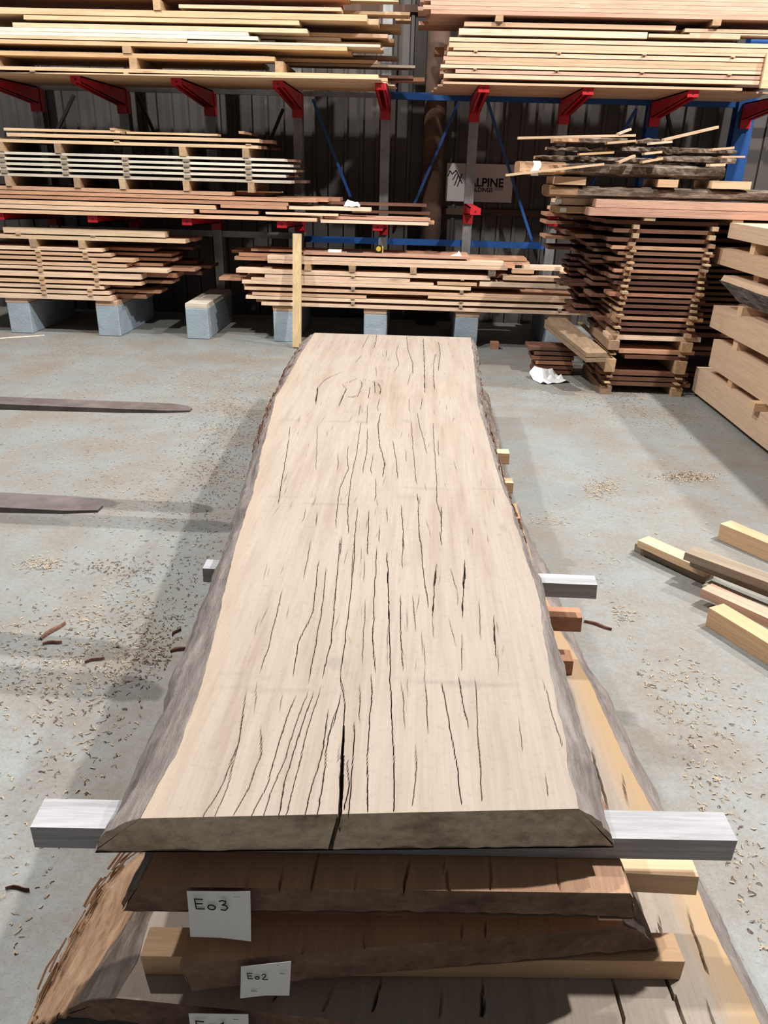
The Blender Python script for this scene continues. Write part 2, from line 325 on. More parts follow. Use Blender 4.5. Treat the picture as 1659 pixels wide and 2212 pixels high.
# ------------------------------------------------------------------ boards and stacks
def board_mesh(L, W, H, seg=4, jit=.002, cut=.006):
    xs = np.linspace(-L/2, L/2, seg+1); vs_ = []
    for k, x_ in enumerate(xs):
        j = lambda: random.uniform(0, jit)
        for sy, sz in ((0, 0), (1, 0), (1, 1), (0, 1)):
            xx = x_
            if k == 0: xx += random.uniform(0, cut)
            if k == seg: xx -= random.uniform(0, cut)
            vs_.append((xx, (W-j()) if sy else j(), (H-j()*.5) if sz else j()*.5))
    fs = [(0, 1, 2, 3), tuple(4*seg+i for i in (3, 2, 1, 0))]
    for k in range(seg):
        for i in range(4):
            a, b = 4*k+i, 4*k+(i+1) % 4; fs.append((a, a+4, b+4, b))
    return vs_, fs
class Stack:
    def __init__(s, label, group, cat='board', name='sawn_board'): s.box = []; s.objs = []; s.label = label; s.group = group; s.cat = cat; s.name = name; s.last = None
    def support(s, x0, x1, y0, y1, below):
        m = -9
        for b in s.box:
            if b[0] < x1-.004 and b[1] > x0+.004 and b[2] < y1-.004 and b[3] > y0+.004 and b[4] < below-1e-4: m = max(m, b[5])
        return m
    def put(s, x0, x1, y0, y1, zt, h, mat, label=None, group=None, name=None, cat=None, dy=0.0, minh=.012, free=False):
        zb = zt-h
        if not free:
            lo = s.support(x0, x1, y0, y1, zt - minh*.5)
            if zb < lo+.0006: zb = lo+.0006
            if zt-zb < minh: zt = zb+minh
        s.box.append((x0, x1, min(y0, y0+dy), max(y1, y1+dy), zb, zt))
        L = x1-x0; vs_, fs = board_mesh(math.hypot(L, dy), y1-y0, zt-zb)
        o = mesh_obj(name or s.name, vs_, fs, mat, loc=((x0+x1)/2, y0+dy/2, zb), rz=math.atan2(dy, L))
        if not label: s.objs.append((o, s.box[-1]))
        return tag(o, label or s.label, cat or s.cat, group or s.group)
    def px(s, a, b, c, d, h, mat, Y=YF, w=.2, rows=(), **kw):
        """front board given by its top edge in the photo, standing on the plane y = Y"""
        P, Q = ay(Y, a, b), ay(Y, c, d); zt = (P[2]+Q[2])/2; hm = (P[2]-ay(Y, a, b+h)[2]+Q[2]-ay(Y, c, d+h)[2])/2
        x0, x1 = P[0], Q[0]
        if a <= 2: x0 -= random.uniform(.25, .6)
        if c >= 1656: x1 += random.uniform(.25, .6)
        s.put(x0, x1, Y, Y+w, zt, hm, mat, **kw)
        y = Y+w+.006; zz, hh = s.box[-1][5], s.box[-1][5]-s.box[-1][4]
        for rw, l0, l1, rm in rows:
            s.put(x0+l0, x1+l1, y, y+rw, zz-random.uniform(0, .002), hh*random.uniform(.88, .98), rm or mat, **kw); y += rw+.006
    def spacer(s, px_list, z0, z1, Y=YF, L=.9, w=.045, mat=None, label=None, group=None, x_is_world=False, poke=.01, name='stacking_spacer'):
        for xx in px_list:
            X = xx if x_is_world else ay(Y, xx, 400)[0]
            bm = bmesh.new(); bbox(bm, -w/2, w/2, 0, L, 0, z1-z0-.001)
            for v_ in bm.verts: v_.co.x += random.uniform(-.004, .004)
            tag(bm_obj(name, bm, mat or M['spacer'], loc=(X, Y-poke+random.uniform(-.004, .004), z0+.0005)), label, 'spacer', group)
            s.box.append((X-w/2, X+w/2, Y-poke, Y-poke+L, z0, z1-.001))
    def name_layers(s, where, looks=None):
        """give each board a label by its course and row"""
        W = ['bottom', 'second', 'third', 'fourth', 'fifth', 'sixth', 'seventh', 'eighth', 'ninth', 'tenth', 'eleventh', 'twelfth', 'thirteenth', 'fourteenth', 'fifteenth', 'sixteenth', 'seventeenth', 'eighteenth', 'nineteenth', 'twentieth'] + ['uppermost']*30
        done = []
        for o, b in sorted(s.objs, key=lambda q: q[1][4]):
            n_ = 0
            for b2, k in done:
                if b2[0] < b[1]-.05 and b2[1] > b[0]+.05 and b2[2] < b[3]-.02 and b2[3] > b[2]+.02 and b2[5] <= b[4]+.004: n_ = max(n_, k)
            done.append((b, n_+1)); r_ = b[2]-min(q[1][2] for q in s.objs)
            row = 'front' if r_ < .17 else 'inner' if r_ < .5 else 'rear'
            mn = o.data.materials[0].name.split('_')
            col = {'sawn': 'pale yellow' if mn[-1] == 'pine' and len(mn) == 2 else 'tan', 'reddish': 'reddish', 'pinkish': 'pinkish', 'silvered': 'grey-white', 'pale': 'pale', 'brown': 'dark brown', 'weathered': 'grey'}.get(mn[0], 'sawn')
            o['label'] = '%s %s board, %s course of %s' % (col, row, W[n_], where)
    def top(s, x, y): return max([b[5] for b in s.box if b[0] <= x <= b[1] and b[2] <= y <= b[3]] or [0])
R = random.uniform
def rows(n, w, spread=.25, left=0.0, right=0.0, mat=None): return [(w, R(-spread, spread)*.6+left, R(-spread, spread)+right, mat) for _ in range(n)]

# --- high stack, left bays (on the upper arms)
L3 = Stack('pale yellow sawn board in the high stack above the spaced grey-white boards', 'boards of the high yellow stack')
pn = M['pine']
L3.box.append((-7, 5, 7.9, 9.66, 2, ZU))
L3.px(0, 155, 824, 176, 10, pn, Y=8.36, dy=-.22, rows=[(.25, 0, .05, None), (.3, 0, .12, None), (.3, 0, .03, None)], w=.3)
z = max(b[5] for b in L3.box)+.001; L3.spacer([105, 296, 607], z, z+.013, Y=8.30, L=1.0, label='thin spacer stick between the lowest boards of the high yellow stack', group='spacers of the high yellow stack')
L3.px(0, 142, 817, 161, 9.5, pn, Y=8.30, rows=[(.3, 0, .08, None), (.3, 0, .02, None)], w=.25)
zz = L3.box[-1][5]
zt4 = (ay(8.34, 0, 110+10)[2]+ay(8.34, 593, 121+10)[2])/2
lb = 'square spacer block in the open gaps of the high yellow stack'
L3.spacer([30, 313, 610], zz, zt4, Y=8.34, L=.8, w=.075, label=lb, group='spacer blocks of the high yellow stack')
L3.px(0, 110, 593, 121, 10, pn, Y=8.34, rows=rows(2, .3))
zz = L3.box[-3][5]; zt5 = (ay(8.34, 0, 82+9)[2]+ay(8.34, 750, 103+9)[2])/2
L3.spacer([8, 303], zz, zt5, Y=8.34, L=.8, w=.08, label=lb, group='spacer blocks of the high yellow stack')
# ragged back boards on the open end
for a, b, c, d, h, Y, m in ((840, 160, 893, 165, 7, 8.7, 'brown'), (880, 166, 918, 167, 9, 9.1, 'red'), (780, 132, 897, 147, 6, 8.75, 'greywood'), (700, 123, 816, 134, 8, 8.75, 'tan'), (740, 116, 861, 123, 7, 9.05, 'pine')):
    L3.px(a-160, b-3, c, d, h, M[m], Y=Y, w=.2)
L3.px(0, 82, 750, 103, 9, pn, Y=8.34, rows=rows(2, .3, .1))
L3.px(404, 81, 821, 102, 10, M['white'], Y=8.34, rows=[(.25, 0, .02, pn)])
L3.px(0, 75, 404, 84, 7, pn, Y=8.34, rows=rows(2, .3))
L3.px(0, 66, 557, 79, 9, M['white'], Y=8.34, rows=rows(1, .3))
L3.px(640, 86, 824, 94, 8, pn, Y=8.62)
L3.px(0, 57, 537, 70, 8.5, M['white'], Y=8.34, rows=[(.25, 0, .85, M['tan']), (.3, 0, .9, pn)])
L3.px(25, 43, 664, 67, 12, pn, Y=8.34, rows=[(.25, 0, .75, M['tan']), (.3, 0, .8, pn)])
L3.px(49, 30, 647, 46, 10, pn, Y=8.34, rows=[(.25, 0, -.1, M['red']), (.3, 0, -.3, M['red'])])
L3.px(0, 11, 793, 36, 14, pn, Y=8.34, rows=[(.25, 0, .1, None), (.3, 0, .3, None)])
zz = L3.box[-3][5]
L3.spacer([20, 371], zz, zz+.085, Y=8.34, L=.8, w=.07, label=lb, group='spacer blocks of the high yellow stack')
L3.px(385, 8, 738, 17, 8, M['tan'], Y=8.34, free=True, rows=[])
L3.px(853, 36, 888, 37, 8, pn, Y=9.12, free=True)
L3.px(700, 19, 886, 29, 7, pn, Y=8.62)
zz = max(b[5] for b in L3.box)
for k in range(3): L3.put(-4.7+R(0, .3), -1.2+R(-.2, .8), 8.36, 8.60, zz+.04*(k+1), .036, M['red']); L3.put(-4.7+R(0, .3), -1.2+R(-.2, .6), 8.61, 9.1, zz+.04*(k+1), .036, M['red'])
L3.px(674, 3, 861, 13, 7, pn, Y=8.84, w=.15)

L3.name_layers('the high stack over the grey-white pack')
# --- high stack, right bays
R3 = Stack('pinkish tan sawn board in the high stack above the bark slabs', 'boards of the high tan stack')
tn = M['tan']
R3.box.append((-1, 6, 7.9, 9.66, 2, ZU))
R3.px(957, 172, 1604, 194, 12, tn, Y=8.38, rows=[(.3, -.05, .35, None), (.3, -.08, .4, None), (.3, -.1, .4, None)], w=.25)
RB = [(959, 155, 1646, 178, 9, 'tan'), (984, 145, 1650, 169, 8, 'pinkred'), (952, 135, 1652, 158, 9, 'pine'), (961, 127, 1652, 149, 7.5, 'tan'), (958, 117, 1652, 141, 9, 'tan'), (966, 107, 1655, 130, 9, 'tan'), (979, 98, 1655, 121, 8, 'tan'), (970, 85, 1659, 112, 12, 'tan'), (971, 74, 1659, 101, 9, 'tan')]
sp3 = 'small spacer end between the boards of the high tan stack'
for k, (a, b, c, d, h, m) in enumerate(RB):
    if k in (2, 6):
        zz = R3.box[-1][5]; zz2 = (ay(8.4, a, b+h)[2]+ay(8.4, c, d+h)[2])/2
        zz = max(bb[5] for bb in R3.box)
        R3.spacer([1010, 1178, 1352, 1532, 1628], zz, max(zz2, zz+.012), Y=8.40, L=.6, w=.035, label=sp3, group='spacers of the high tan stack', poke=.02)
    R3.px(a, b, c, d, h, M[m], Y=8.40, rows=[(.3, R(-.05, .1), .2, tn), (.35, R(-.05, .1), .2, tn)])
R3.px(991, 58, 1400, 72, 14, tn, Y=8.4, rows=[(.3, 0, .6, None), (.3, .05, .9, None)])
R3.px(1402, 71, 1600, 78, 8, tn, Y=8.4); R3.px(1490, 70, 1665, 78, 9, tn, Y=8.4)
R3.px(1003, 46, 1461, 56, 10, tn, Y=8.4, rows=[(.3, 0, .3, None)])
R3.px(939, 101, 966, 102, 16, M['red'], Y=9.2, w=.2, free=True)
R3.px(1480, 60, 1670, 66, 8, tn, Y=8.4)
zz = max(b[5] for b in R3.box); zz2 = (ay(8.36, 918, 26)[2]+ay(8.36, 1659, 48)[2])/2
R3.spacer([1052, 1488], zz, zz2, Y=8.36, L=.9, w=.075, label='square spacer block under the reddish top pack of the high tan stack', group='blocks under the reddish top pack')
R3.name_layers('the high stack over the bark slabs')
RT = Stack('reddish board in the top pack above the high tan stack', 'boards of the reddish top pack'); RT.box = list(R3.box)
for k in range(7):
    z1 = zz2 + .034*(k+1); j = R(-.05, .06)
    RT.put(-.03+j, 3.6, 8.36, 8.62, z1, .033, M['pinkred']); RT.put(-.06+R(-.05, .08), 3.7, 8.63, 8.95, z1, .033, M['pinkred']); RT.put(-.04+R(-.05, .08), 3.7, 8.96, 9.3, z1, .033, M['red'])
RT.name_layers('the reddish pack topping the high stack')
P0, P1 = ay(8.33, 1645, 113), ay(8.33, 1645, 190); bm = bmesh.new(); bbox(bm, 0, .11, 0, .035, 0, P0[2]-P1[2])
tag(bm_obj('offcut_plank', bm, M['pine'], loc=(P1[0], 8.352, P1[2])), 'short pale plank standing upright against the high tan stack', 'plank')

# --- reddish pack on the lower arms
L2 = Stack('reddish brown board in the pack lying on the lower red arms', 'boards of the reddish lower pack')
rd = M['red']; cd = M['cedar']
L2.box.append((-7, .1, 7.9, 9.66, 1, ZL))
L2.px(0, 452, 685, 471, 8, cd, Y=8.38, rows=[(.3, 0, .0, rd), (.3, 0, .2, rd)], w=.25)
L2.px(692, 474, 927, 481, 7.5, cd, Y=8.38, rows=[(.25, 0, .06, rd)])
L2.px(700, 466, 930, 473, 6, M['pinkred'], Y=8.42, rows=[(.25, 0, -.02, rd)])
L2.px(0, 440, 418, 453, 9, cd, Y=8.38, rows=[(.3, 0, .5, rd), (.3, 0, .9, rd)])
L2.px(430, 452, 558, 457, 7, rd, Y=8.38)
L2.px(573, 456, 731, 464, 6, cd, Y=8.38)
L2.px(0, 430, 466, 444, 9, cd, Y=8.38, rows=[(.3, 0, .4, rd), (.3, 0, 1.0, rd)])
L2.px(475, 440, 620, 446, 8, rd, Y=8.38)
L2.px(623, 443, 801, 451, 7.5, cd, Y=8.40)
L2.px(760, 453, 930, 459, 6, M['brown'], Y=8.75, free=True)
L2.px(0, 420, 623, 438, 8, rd, Y=8.38, rows=[(.3, 0, .1, rd), (.3, 0, .1, rd)])
L2.px(693, 433, 922, 443, 6, M['brown'], Y=8.75, free=True)
L2.px(0, 411, 683, 429, 8, rd, Y=8.38, rows=[(.3, 0, .1, rd), (.3, 0, .2, rd)])
L2.px(0, 401, 501, 415, 8, rd, Y=8.38, rows=[(.3, 0, .3, rd), (.3, 0, .3, rd)])
L2.px(510, 413, 606, 416, 5, cd, Y=8.5)
zz = L2.top(-3, 8.45)
L2.box.append((-5, -1.0, 8.3, 9.6, zz-.02, zz))

L2.name_layers('the reddish pack on the lower arms')
# --- spaced pack of grey-white boards on top of it
W2 = Stack('grey-white thin board in the spaced pack above the reddish boards', 'boards of the grey-white spaced pack'); W2.box = list(L2.box)
wb = 'pale square block holding up the grey-white spaced pack'; wsp = 'grey spacer stick between the grey-white boards'
wh = M['white']; wrow = lambda: [(.3, 0, R(-.05, .08), M['brown']), (.3, 0, R(0, .1), M['brown'])]
zz2 = (ay(8.38, 0, 378)[2]+ay(8.38, 630, 399)[2])/2
W2.spacer([20, 168, 265, 402, 542], zz, zz2, Y=8.38, L=.85, w=.065, label=wb, group='blocks under the grey-white pack')
W2.px(0, 371.5, 630, 392, 6.5, wh, Y=8.38, rows=wrow())
for a, c in (((0, 359), (618, 380)), ((0, 348), (634, 368.5)), ((0, 337), (628, 357)), ((0, 325.5), (615, 344.5))):
    zz = max(b[5] for b in W2.box); zz2 = (ay(8.38, a[0], a[1]+6)[2]+ay(8.38, c[0], c[1]+6)[2])/2
    W2.spacer([14, 146, 276, 406, 538], zz, max(zz2, zz+.01), Y=8.38, L=.85, w=.06, mat=M['greywood'], label=wsp, group='spacers of the grey-white pack', poke=.014)
    W2.px(*a, *c, 6, wh, Y=8.38, rows=wrow())
zz = max(b[5] for b in W2.box); zz2 = (ay(8.38, 0, 306)[2]+ay(8.38, 557, 322)[2])/2
W2.spacer([14, 136, 400, 534], zz, zz2, Y=8.38, L=.85, w=.065, label='pale square block between the grey-white pack and its yellow top boards', group='blocks under the yellow top boards')
W2.name_layers('the spaced grey-white pack')
T2 = Stack('yellow board in the short top layer above the grey-white spaced pack', 'yellow top boards of the spaced pack'); T2.box = list(W2.box)
T2.px(0, 299, 557, 315, 7, pn, Y=8.38, rows=[(.3, 0, .05, M['brown']), (.3, 0, .1, M['brown'])])
zz = max(b[5] for b in T2.box)
T2.spacer([8, 262, 540], zz, zz+.012, Y=8.38, L=.8, w=.05, label='thin spacer stick under the uppermost yellow boards of the spaced pack', group='spacers of the yellow top boards')
T2.px(13, 285.5, 560, 301, 8, pn, Y=8.38, rows=[(.3, 0, .1, M['brown'])])
zz = max(b[5] for b in T2.box)
T2.px(7, 276, 260, 282, 6, pn, Y=8.38, w=.15); T2.px(272, 283, 470, 290, 5, pn, Y=8.38, w=.15)
zz = max(b[5] for b in T2.box)
for k, xp in enumerate((256, 527)): T2.spacer([xp], zz, zz+.022, Y=8.38, L=.75, w=.05, label=['spacer stick lying across the top of the yellow layer', 'spacer stick lying across the right end of the yellow layer'][k], group=None)

T2.name_layers('the yellow layer over the grey-white pack')
# --- low spaced stack on the left piers
L1 = Stack('tan sawn board in the low spaced stack beside the bare concrete pier', 'boards of the low spaced stack')
l1 = 'small spacer stick in the low spaced stack beside the bare pier'
L1.box.append((-6, -2.9, 8.4, 9.7, 0, ZP+.0512))
DR = M['brown']
L1D = [(0, 633, 242, 640, 10, .55, .3), (0, 624, 235, 629, 7, .9, .5), (0, 612, 224, 618, 7, .45, .3), (0, 602, 305, 609, 7, .5, .2), (0, 585, 304, 592, 11, .6, .75), (0, 574, 361, 581, 7, .45, .5), (0, 563, 273, 571, 7, .6, .9), (0, 552.5, 288, 559, 7, .7, .5), (0, 543, 238, 547, 6.5, 1.1, .9), (0, 531.5, 220, 537, 7, .9, 1.2)]
prev = None
for a, b, c, d, h, e1, e2 in L1D:
    zb = (ay(8.45, a, b+h)[2]+ay(8.45, c, d+h)[2])/2
    if prev is not None and zb > prev+.003: L1.spacer([60, 183] if c > 250 else [60, 165], prev, zb, Y=8.45, L=.85, w=.05, label=l1, group='spacers of the low spaced stack', poke=.012)
    L1.px(a, b, c, d, h, M['cedar'], Y=8.45, rows=[(.3, 0, e1*.55, rd), (.35, 0, e2*.7, DR)])
    prev = L1.box[-3][5]
    if h == 11: L1.px(306, 592, 380, 594, 11, M['pine'], Y=8.45, w=.2, free=True) if False else None
zb = (ay(8.45, 0, 518)[2]+ay(8.45, 400, 522)[2])/2
L1.spacer([52, 160], prev, zb, Y=8.45, L=.85, w=.07, label='square block carrying the two long upper timbers of the low stack', group='blocks under the long upper timbers')
L1.px(0, 509, 400, 514, 9, M['pine'], Y=8.45, rows=[(.3, 0, .05, rd)], label='long pale timber on blocks above the low spaced stack')
zz = L1.box[-1][5]
L1.spacer([22, 187], L1.box[-2][5], L1.box[-2][5]+.012, Y=8.45, L=.5, w=.05, label='thin spacer stick under the thick topmost timber of the low stack', group='spacers under the topmost timber')
L1.px(5, 492, 356, 499.5, 12.5, M['pine'], Y=8.45, w=.16, label='thick pale timber lying topmost on the low spaced stack', cat='timber', name='thick_timber', group='topmost timber')

L1.name_layers('the low spaced stack beside the bare pier')
# --- low stack in the middle bays
M1 = Stack('pale pinkish board in the low stack behind the leaning upright plank', 'boards of the low middle stack')
m1 = 'small dark spacer end between boards behind the leaning plank'
M1.box.append((-1.8, 1.6, 8.4, 9.7, 0, ZP+.0512))
M1D = [((564, 654, 1268, 672, 7.5), [(.3, -.1, .02)]), ((530, 640, 1274, 660, 7), [(.3, .1, .0)]), ((544, 632, 792, 638, 6.5), [(.3, -.05, .9)]), ((527, 621, 1246, 640, 7.5), [(.3, -.05, .1)]), ((522, 607.5, 1018, 617.5, 7.5), [(.3, -.3, .6)]), ((542, 601, 937, 610, 7), [(.3, -.1, .9)]), ((571, 593, 886, 602, 8), [(.3, -.2, 1.2)]), ((509, 582.5, 1060, 594, 9), [(.3, .25, .2)])]
prev = None
for (a, b, c, d, h), rw in M1D:
    zb = (ay(8.45, a, b+h)[2]+ay(8.45, c, d+h)[2])/2
    if prev is not None and zb > prev+.003:
        M1.spacer([764, 1012] + ([1240] if c > 1200 else []), prev, zb, Y=8.45, L=.6, w=.04, mat=M['greywood'], label=m1, group='spacers of the low middle stack', poke=.015)
    M1.px(a, b, c, d, h, M['cedar'], Y=8.45, rows=[(w_, l_, r_, rd) for w_, l_, r_ in rw] + [(.35, R(-.2, .1), .1, DR)])
    prev = max(q[5] for q in M1.box[-3:])
    if c == 792: M1.px(924, 641, 1246, 646, 6.5, M['cedar'], Y=8.45, w=.2)
    if c == 1018: M1.px(1036, 609, 1268, 615, 10, M['pine'], Y=8.45, w=.2)
    if c == 937: M1.px(944, 609, 1031, 611, 7, M['cedar'], Y=8.45, w=.2)
    prev = max([prev]+[q[5] for q in M1.box[-1:]]) if c in (792,) else prev
    if c == 886: M1.px(1087, 598, 1246, 601, 8, M['cedar'], Y=8.45, w=.2)
zb = (ay(8.45, 577, 568)[2]+ay(8.45, 1097, 584)[2])/2
M1.spacer([662, 762, 900], prev, zb, Y=8.45, L=.6, w=.07, label='square block under the top pack behind the leaning plank', group='blocks of the low middle stack')
M1.spacer([1078], prev, zb, Y=8.44, L=.6, w=.075, mat=M['barkx'], label='dark bark-faced block at the end of the top pack', group=None)
M1.px(577, 558, 1097, 578, 9, M['cedar'], Y=8.45, rows=[(.3, -.4, .1, rd), (.3, -.2, .3, rd)])
M1.px(577, 549, 1090, 570, 8, M['cedar'], Y=8.45, rows=[(.3, -.35, 0, rd), (.3, -.5, .3, rd)])
M1.px(654, 541, 1014, 557, 6, M['pinkred'], Y=8.47, rows=[(.3, -.6, 0, rd)])
M1.px(1131, 574, 1220, 577, 9, M['cedar'], Y=8.8, free=True); M1.px(1107, 581, 1155, 583, 9, M['cedar'], Y=8.58, w=.1, free=True); M1.px(1212, 587, 1262, 589, 8, M['cedar'], Y=8.7, free=True)
M1.name_layers('the low stack behind the leaning plank')
MT = M1.top(-.5, 8.55)

# things left on the middle stack
def on(px, py, Y): P = ay(Y, px, py); return P[0]
X = on(818, 535, 8.58); zt_ = M1.top(X, 8.58)
tp = empty('tape_measure', (X, 8.58, zt_+.001)); tag(tp, 'small yellow and black tape measure on the stack behind the leaning plank', 'tape measure')
bm = bmesh.new(); bprism(bm, [(-.035, 0), (.035, 0), (.04, .04), (.025, .075), (-.02, .078), (-.04, .05)], -.02, .02, lambda a, b, t: (a, t, b)); bm_obj('case', bm, M['black'], tp)
bm = bmesh.new(); bmesh.ops.create_cone(bm, cap_ends=True, segments=16, radius1=.026, radius2=.026, depth=.006, matrix=Matrix.Translation((0, -.022, .042)) @ Matrix.Rotation(math.pi/2, 4, 'X')); bm_obj('yellow_badge', bm, M['yellow'], tp)
bm = bmesh.new(); bbox(bm, .035, .05, -.012, .012, 0, .07); bm_obj('blade_tip', bm, M['yellow'], tp)
X = on(723, 538, 8.52); bm = bmesh.new(); bbox(bm, -.07, .07, 0, .1, 0, .022)
tag(bm_obj('notepad', bm, M['paper'], loc=(X, 8.50, M1.top(X, 8.55)+.001)), 'white notepad on the stack behind the leaning plank', 'notepad')
X = on(768, 540, 8.55); bm = bmesh.new(); bbar(bm, (-.09, 0, .006), (.08, .02, .006), .012, .012)
tag(bm_obj('marker_pen', bm, M['black'], loc=(X, 8.53, M1.top(X, 8.55)+.001)), 'thin dark marker pen lying beside the notepad', 'pen')
X = on(985, 548, 8.52); bm = bmesh.new(); bprism(bm, [(-.05, 0), (.06, 0), (.03, .05), (.01, .02)], -.03, .03, lambda a, b, t: (a, t, b))
tag(bm_obj('folded_paper', bm, M['paper'], loc=(X, 8.52, M1.top(X, 8.52)+.001)), 'small folded white paper at the far end of the notepad stack', 'paper')
# crumpled sheet on the reddish pack
def sheet(name, X, Y, Z, w, d, label, fold, rz=0.0):
    vs_, fs = [], []
    for j in range(7):
        for i in range(7):
            x_, y_ = (i/6-.5)*w, (j/6-.5)*d
            vs_.append((x_, y_, .004 + fold*max(0, mnoise.noise((x_*9/w, y_*5/d, 3.3)))*.8 + (fold*.7*max(0, (j-4)/2)*(1-abs(i-2)/5))))
    for j in range(6):
        for i in range(6): a = j*7+i; fs.append((a, a+1, a+8, a+7))
    o = mesh_obj(name, vs_, fs, M['paper'], loc=(X, Y, Z), rz=rz); s = o.modifiers.new('thick', 'SOLIDIFY'); s.thickness = .0015
    return tag(o, label, 'paper')
X = on(760, 463, 8.5); sheet('paper_sheet', X, 8.52, L2.top(X, 8.5)+.002, .16, .16, 'crumpled white paper sheet lying on the reddish pack', .07)

# leaning upright plank
Pb = az(.0, 638, 757); Pt = ay(8.2, 636, 508)
bm = bmesh.new(); bbar(bm, (Pb[0], 8.18, .008), (Pt[0], 8.395, Pt[2]), .09, .045, up=(0, -1, .2))
for v_ in bm.verts: v_.co -= Vector((Pb[0], 8.18, 0))
tag(bm_obj('leaning_plank', bm, wood('upright_pine', [srgb(206, 178, 134)], axis='Z'), loc=(Pb[0], 8.18, 0)), 'pale pine plank leaning upright in front of a concrete pier', 'plank')

# ------------------------------------------------------------------ tall brown spaced stack
S = Stack('dark brown board in the tall spaced stack beside the heavy beams', 'boards of the tall brown stack')
YS0 = 6.75
ssp = 'small spacer end sticking out of the tall brown stack'; sbl = 'square bearer block under a layer of the tall brown stack'
def zs(x, y): return ay(YS0, x, y)[2]
lay = [(x0, y, x1, h) for x0, y, x1, h in ((1303, 820, 1640, 9), (1298, 812, 1640, 8.5), (1296, 798, 1640, 8.5), None and (0, 0, 0, 0) or (1360, 765, 1640, 8.5), (1337, 753, 1640, 9), (1314, 722, 1640, 10.5))] if False else None
LAY = [('s', 1303, 823, 8.5), ('s', 1298, 812, 8.5), ('b', 1296, 800, 8.5), ('s', 1350, 766, 8.5), ('b', 1337, 754, 8.5), ('s', 1314, 723, 10)]
y = 708.0
for k in range(14): LAY.append(('s', 1328+R(-16, 16), y, 7.4)); y -= 12.7
LAY.append(('b', 1322, 530, 8)); 
for k in range(3): LAY.append(('s', 1310+R(-20, 20), 512-k*19, 9))
top_prev = 0.0; colx = [(1340, 1500), ]
S.box.append((1.3, 5, 6.6, 9, -.1, 0)); first = True
order = LAY
ztop = 0.0; nl = len(order)
for k, (kind, xa, ytop, h) in enumerate(order):
    zt_ = zs(xa, ytop); hh = zs(xa, ytop)-zs(xa, ytop+h); zb = zt_-hh
    u = min(1, zb/1.5); ca = ay(YS0, 1342+16*u, 600)[0]; cb = ay(YS0, 1500+22*u, 600)[0]
    gap = zb-ztop
    if gap < .004: zb = ztop+.012; zt_ = zb+hh; gap = .012
    prevkind = 'b' if k == 0 else order[k-1][0]
    blk = gap > .055
    for row, (yy, LL) in enumerate(((YS0-.03, .85), (YS0+.86, .7))):
        if row == 1 and blk: continue
        S.spacer([ca+R(-.012, .012), cb+R(-.012, .012)], ztop, zb, Y=yy, L=LL, w=.09 if blk else .05, mat=M['spacer'], x_is_world=True, label=(sbl if blk else ssp), group='bearer blocks of the tall brown stack' if blk else 'spacers of the tall brown stack', poke=R(0, .05) if not blk else .02)
    X0 = ay(YS0, xa, ytop)[0]; mt = M['brown'] if k not in (5,) else M['cedar']
    S.put(X0, 2.46+R(-.06, .02), YS0, YS0+.22, zt_, hh, mt if k % 4 or k == 0 else M['red'])
    S.put(X0-(R(-.1, .22) if k > 5 else R(-.05, .04)), 3.4, YS0+.23, YS0+.55, zt_, hh*.95, M['brown'])
    S.put(X0-(R(.0, .30) if k > 5 else R(0, .06)), 3.4, YS0+.56, YS0+.9, zt_, hh*.92, M['brown'])
    if k > 5: S.put(X0-R(.1, .42), 3.4, YS0+.91, YS0+1.3, zt_, hh*.9, M['red'] if k > nl-5 else M['brown'])
    ztop = zt_
# board ends at the back of the upper layers poking out towards the rack
for a, b, c, h in ((1177, 478, 1250, 13), (1178, 494, 1245, 8), (1181, 513, 1225, 9), (1159, 526, 1240, 9)):
    S.px(a, b, c, b+1, h, M['cedar'], Y=7.75, w=.25, free=True) if False else None
S.name_layers('the tall brown stack beside the beams')
# long pink boards above
P_ = Stack('long pinkish board on the tall brown stack, with a white end tag', 'long pinkish boards'); P_.box = list(S.box)
zz = ztop; z1 = zs(1290, 466)
S.spacer([ay(YS0, 1400, 480)[0], ay(YS0, 1590, 480)[0]], ztop, z1, Y=YS0-.03, L=.8, w=.09, x_is_world=True, label='pale square bearer block under the long pinkish boards', group='bearers under the long pinkish boards')
o = P_.put(zs and ay(YS0-.05, 1274, 455)[0], 4.4, YS0-.05, YS0+.22, z1+.062, .061, M['pinkred'], label='long pinkish board resting on the pale bearers of the brown stack', group=None)
P_.put(ay(YS0, 1206, 455)[0]+.02, 4.4, YS0+.23, YS0+.6, z1+.058, .055, M['pine'], label='pale board with a white end tag behind the long pinkish board', group='boards beside the long pinkish pair')
P_.put(1.22, 3.2, YS0+.61, YS0+1.2, z1+.03, .03, M['cedar'], label='pale board with a white end tag behind the long pinkish board', group='boards beside the long pinkish pair')
z2 = z1+.0635
P_.put(ay(YS0-.03, 1288, 435)[0], 4.4, YS0-.03, YS0+.24, z2+.062, .06, M['pinkred'], label='upper long pinkish board of the pair under the bark slabs', group=None)
P_.put(ay(YS0, 1225, 435)[0], 4.4, YS0+.25, YS0+.6, z2+.058, .055, M['pine'], label='upper pale board behind the pinkish pair under the bark slabs', group='upper boards beside the pinkish pair')
P_.put(1.25, 3.2, YS0+.61, YS0+1.2, z2+.03, .03, M['cedar'], label='upper pale board behind the pinkish pair under the bark slabs', group='upper boards beside the pinkish pair')
for k, (a, b) in enumerate(((1204, 436), (1214, 454))):
    Q = ay(YS0+(.20 if k else .22), a, b)
    bm = bmesh.new(); bbox(bm, 0, .055, -.004, 0, 0, .035)
    tag(bm_obj('end_tag', bm, M['paper'], loc=(ay(YS0, a, b)[0]+.02, YS0+(.246 if k == 0 else .226), (z2 if k == 0 else z1)+.012)), ['small white tag on the upper pale board end', 'small white tag on the lower pale board end'][k], 'tag')
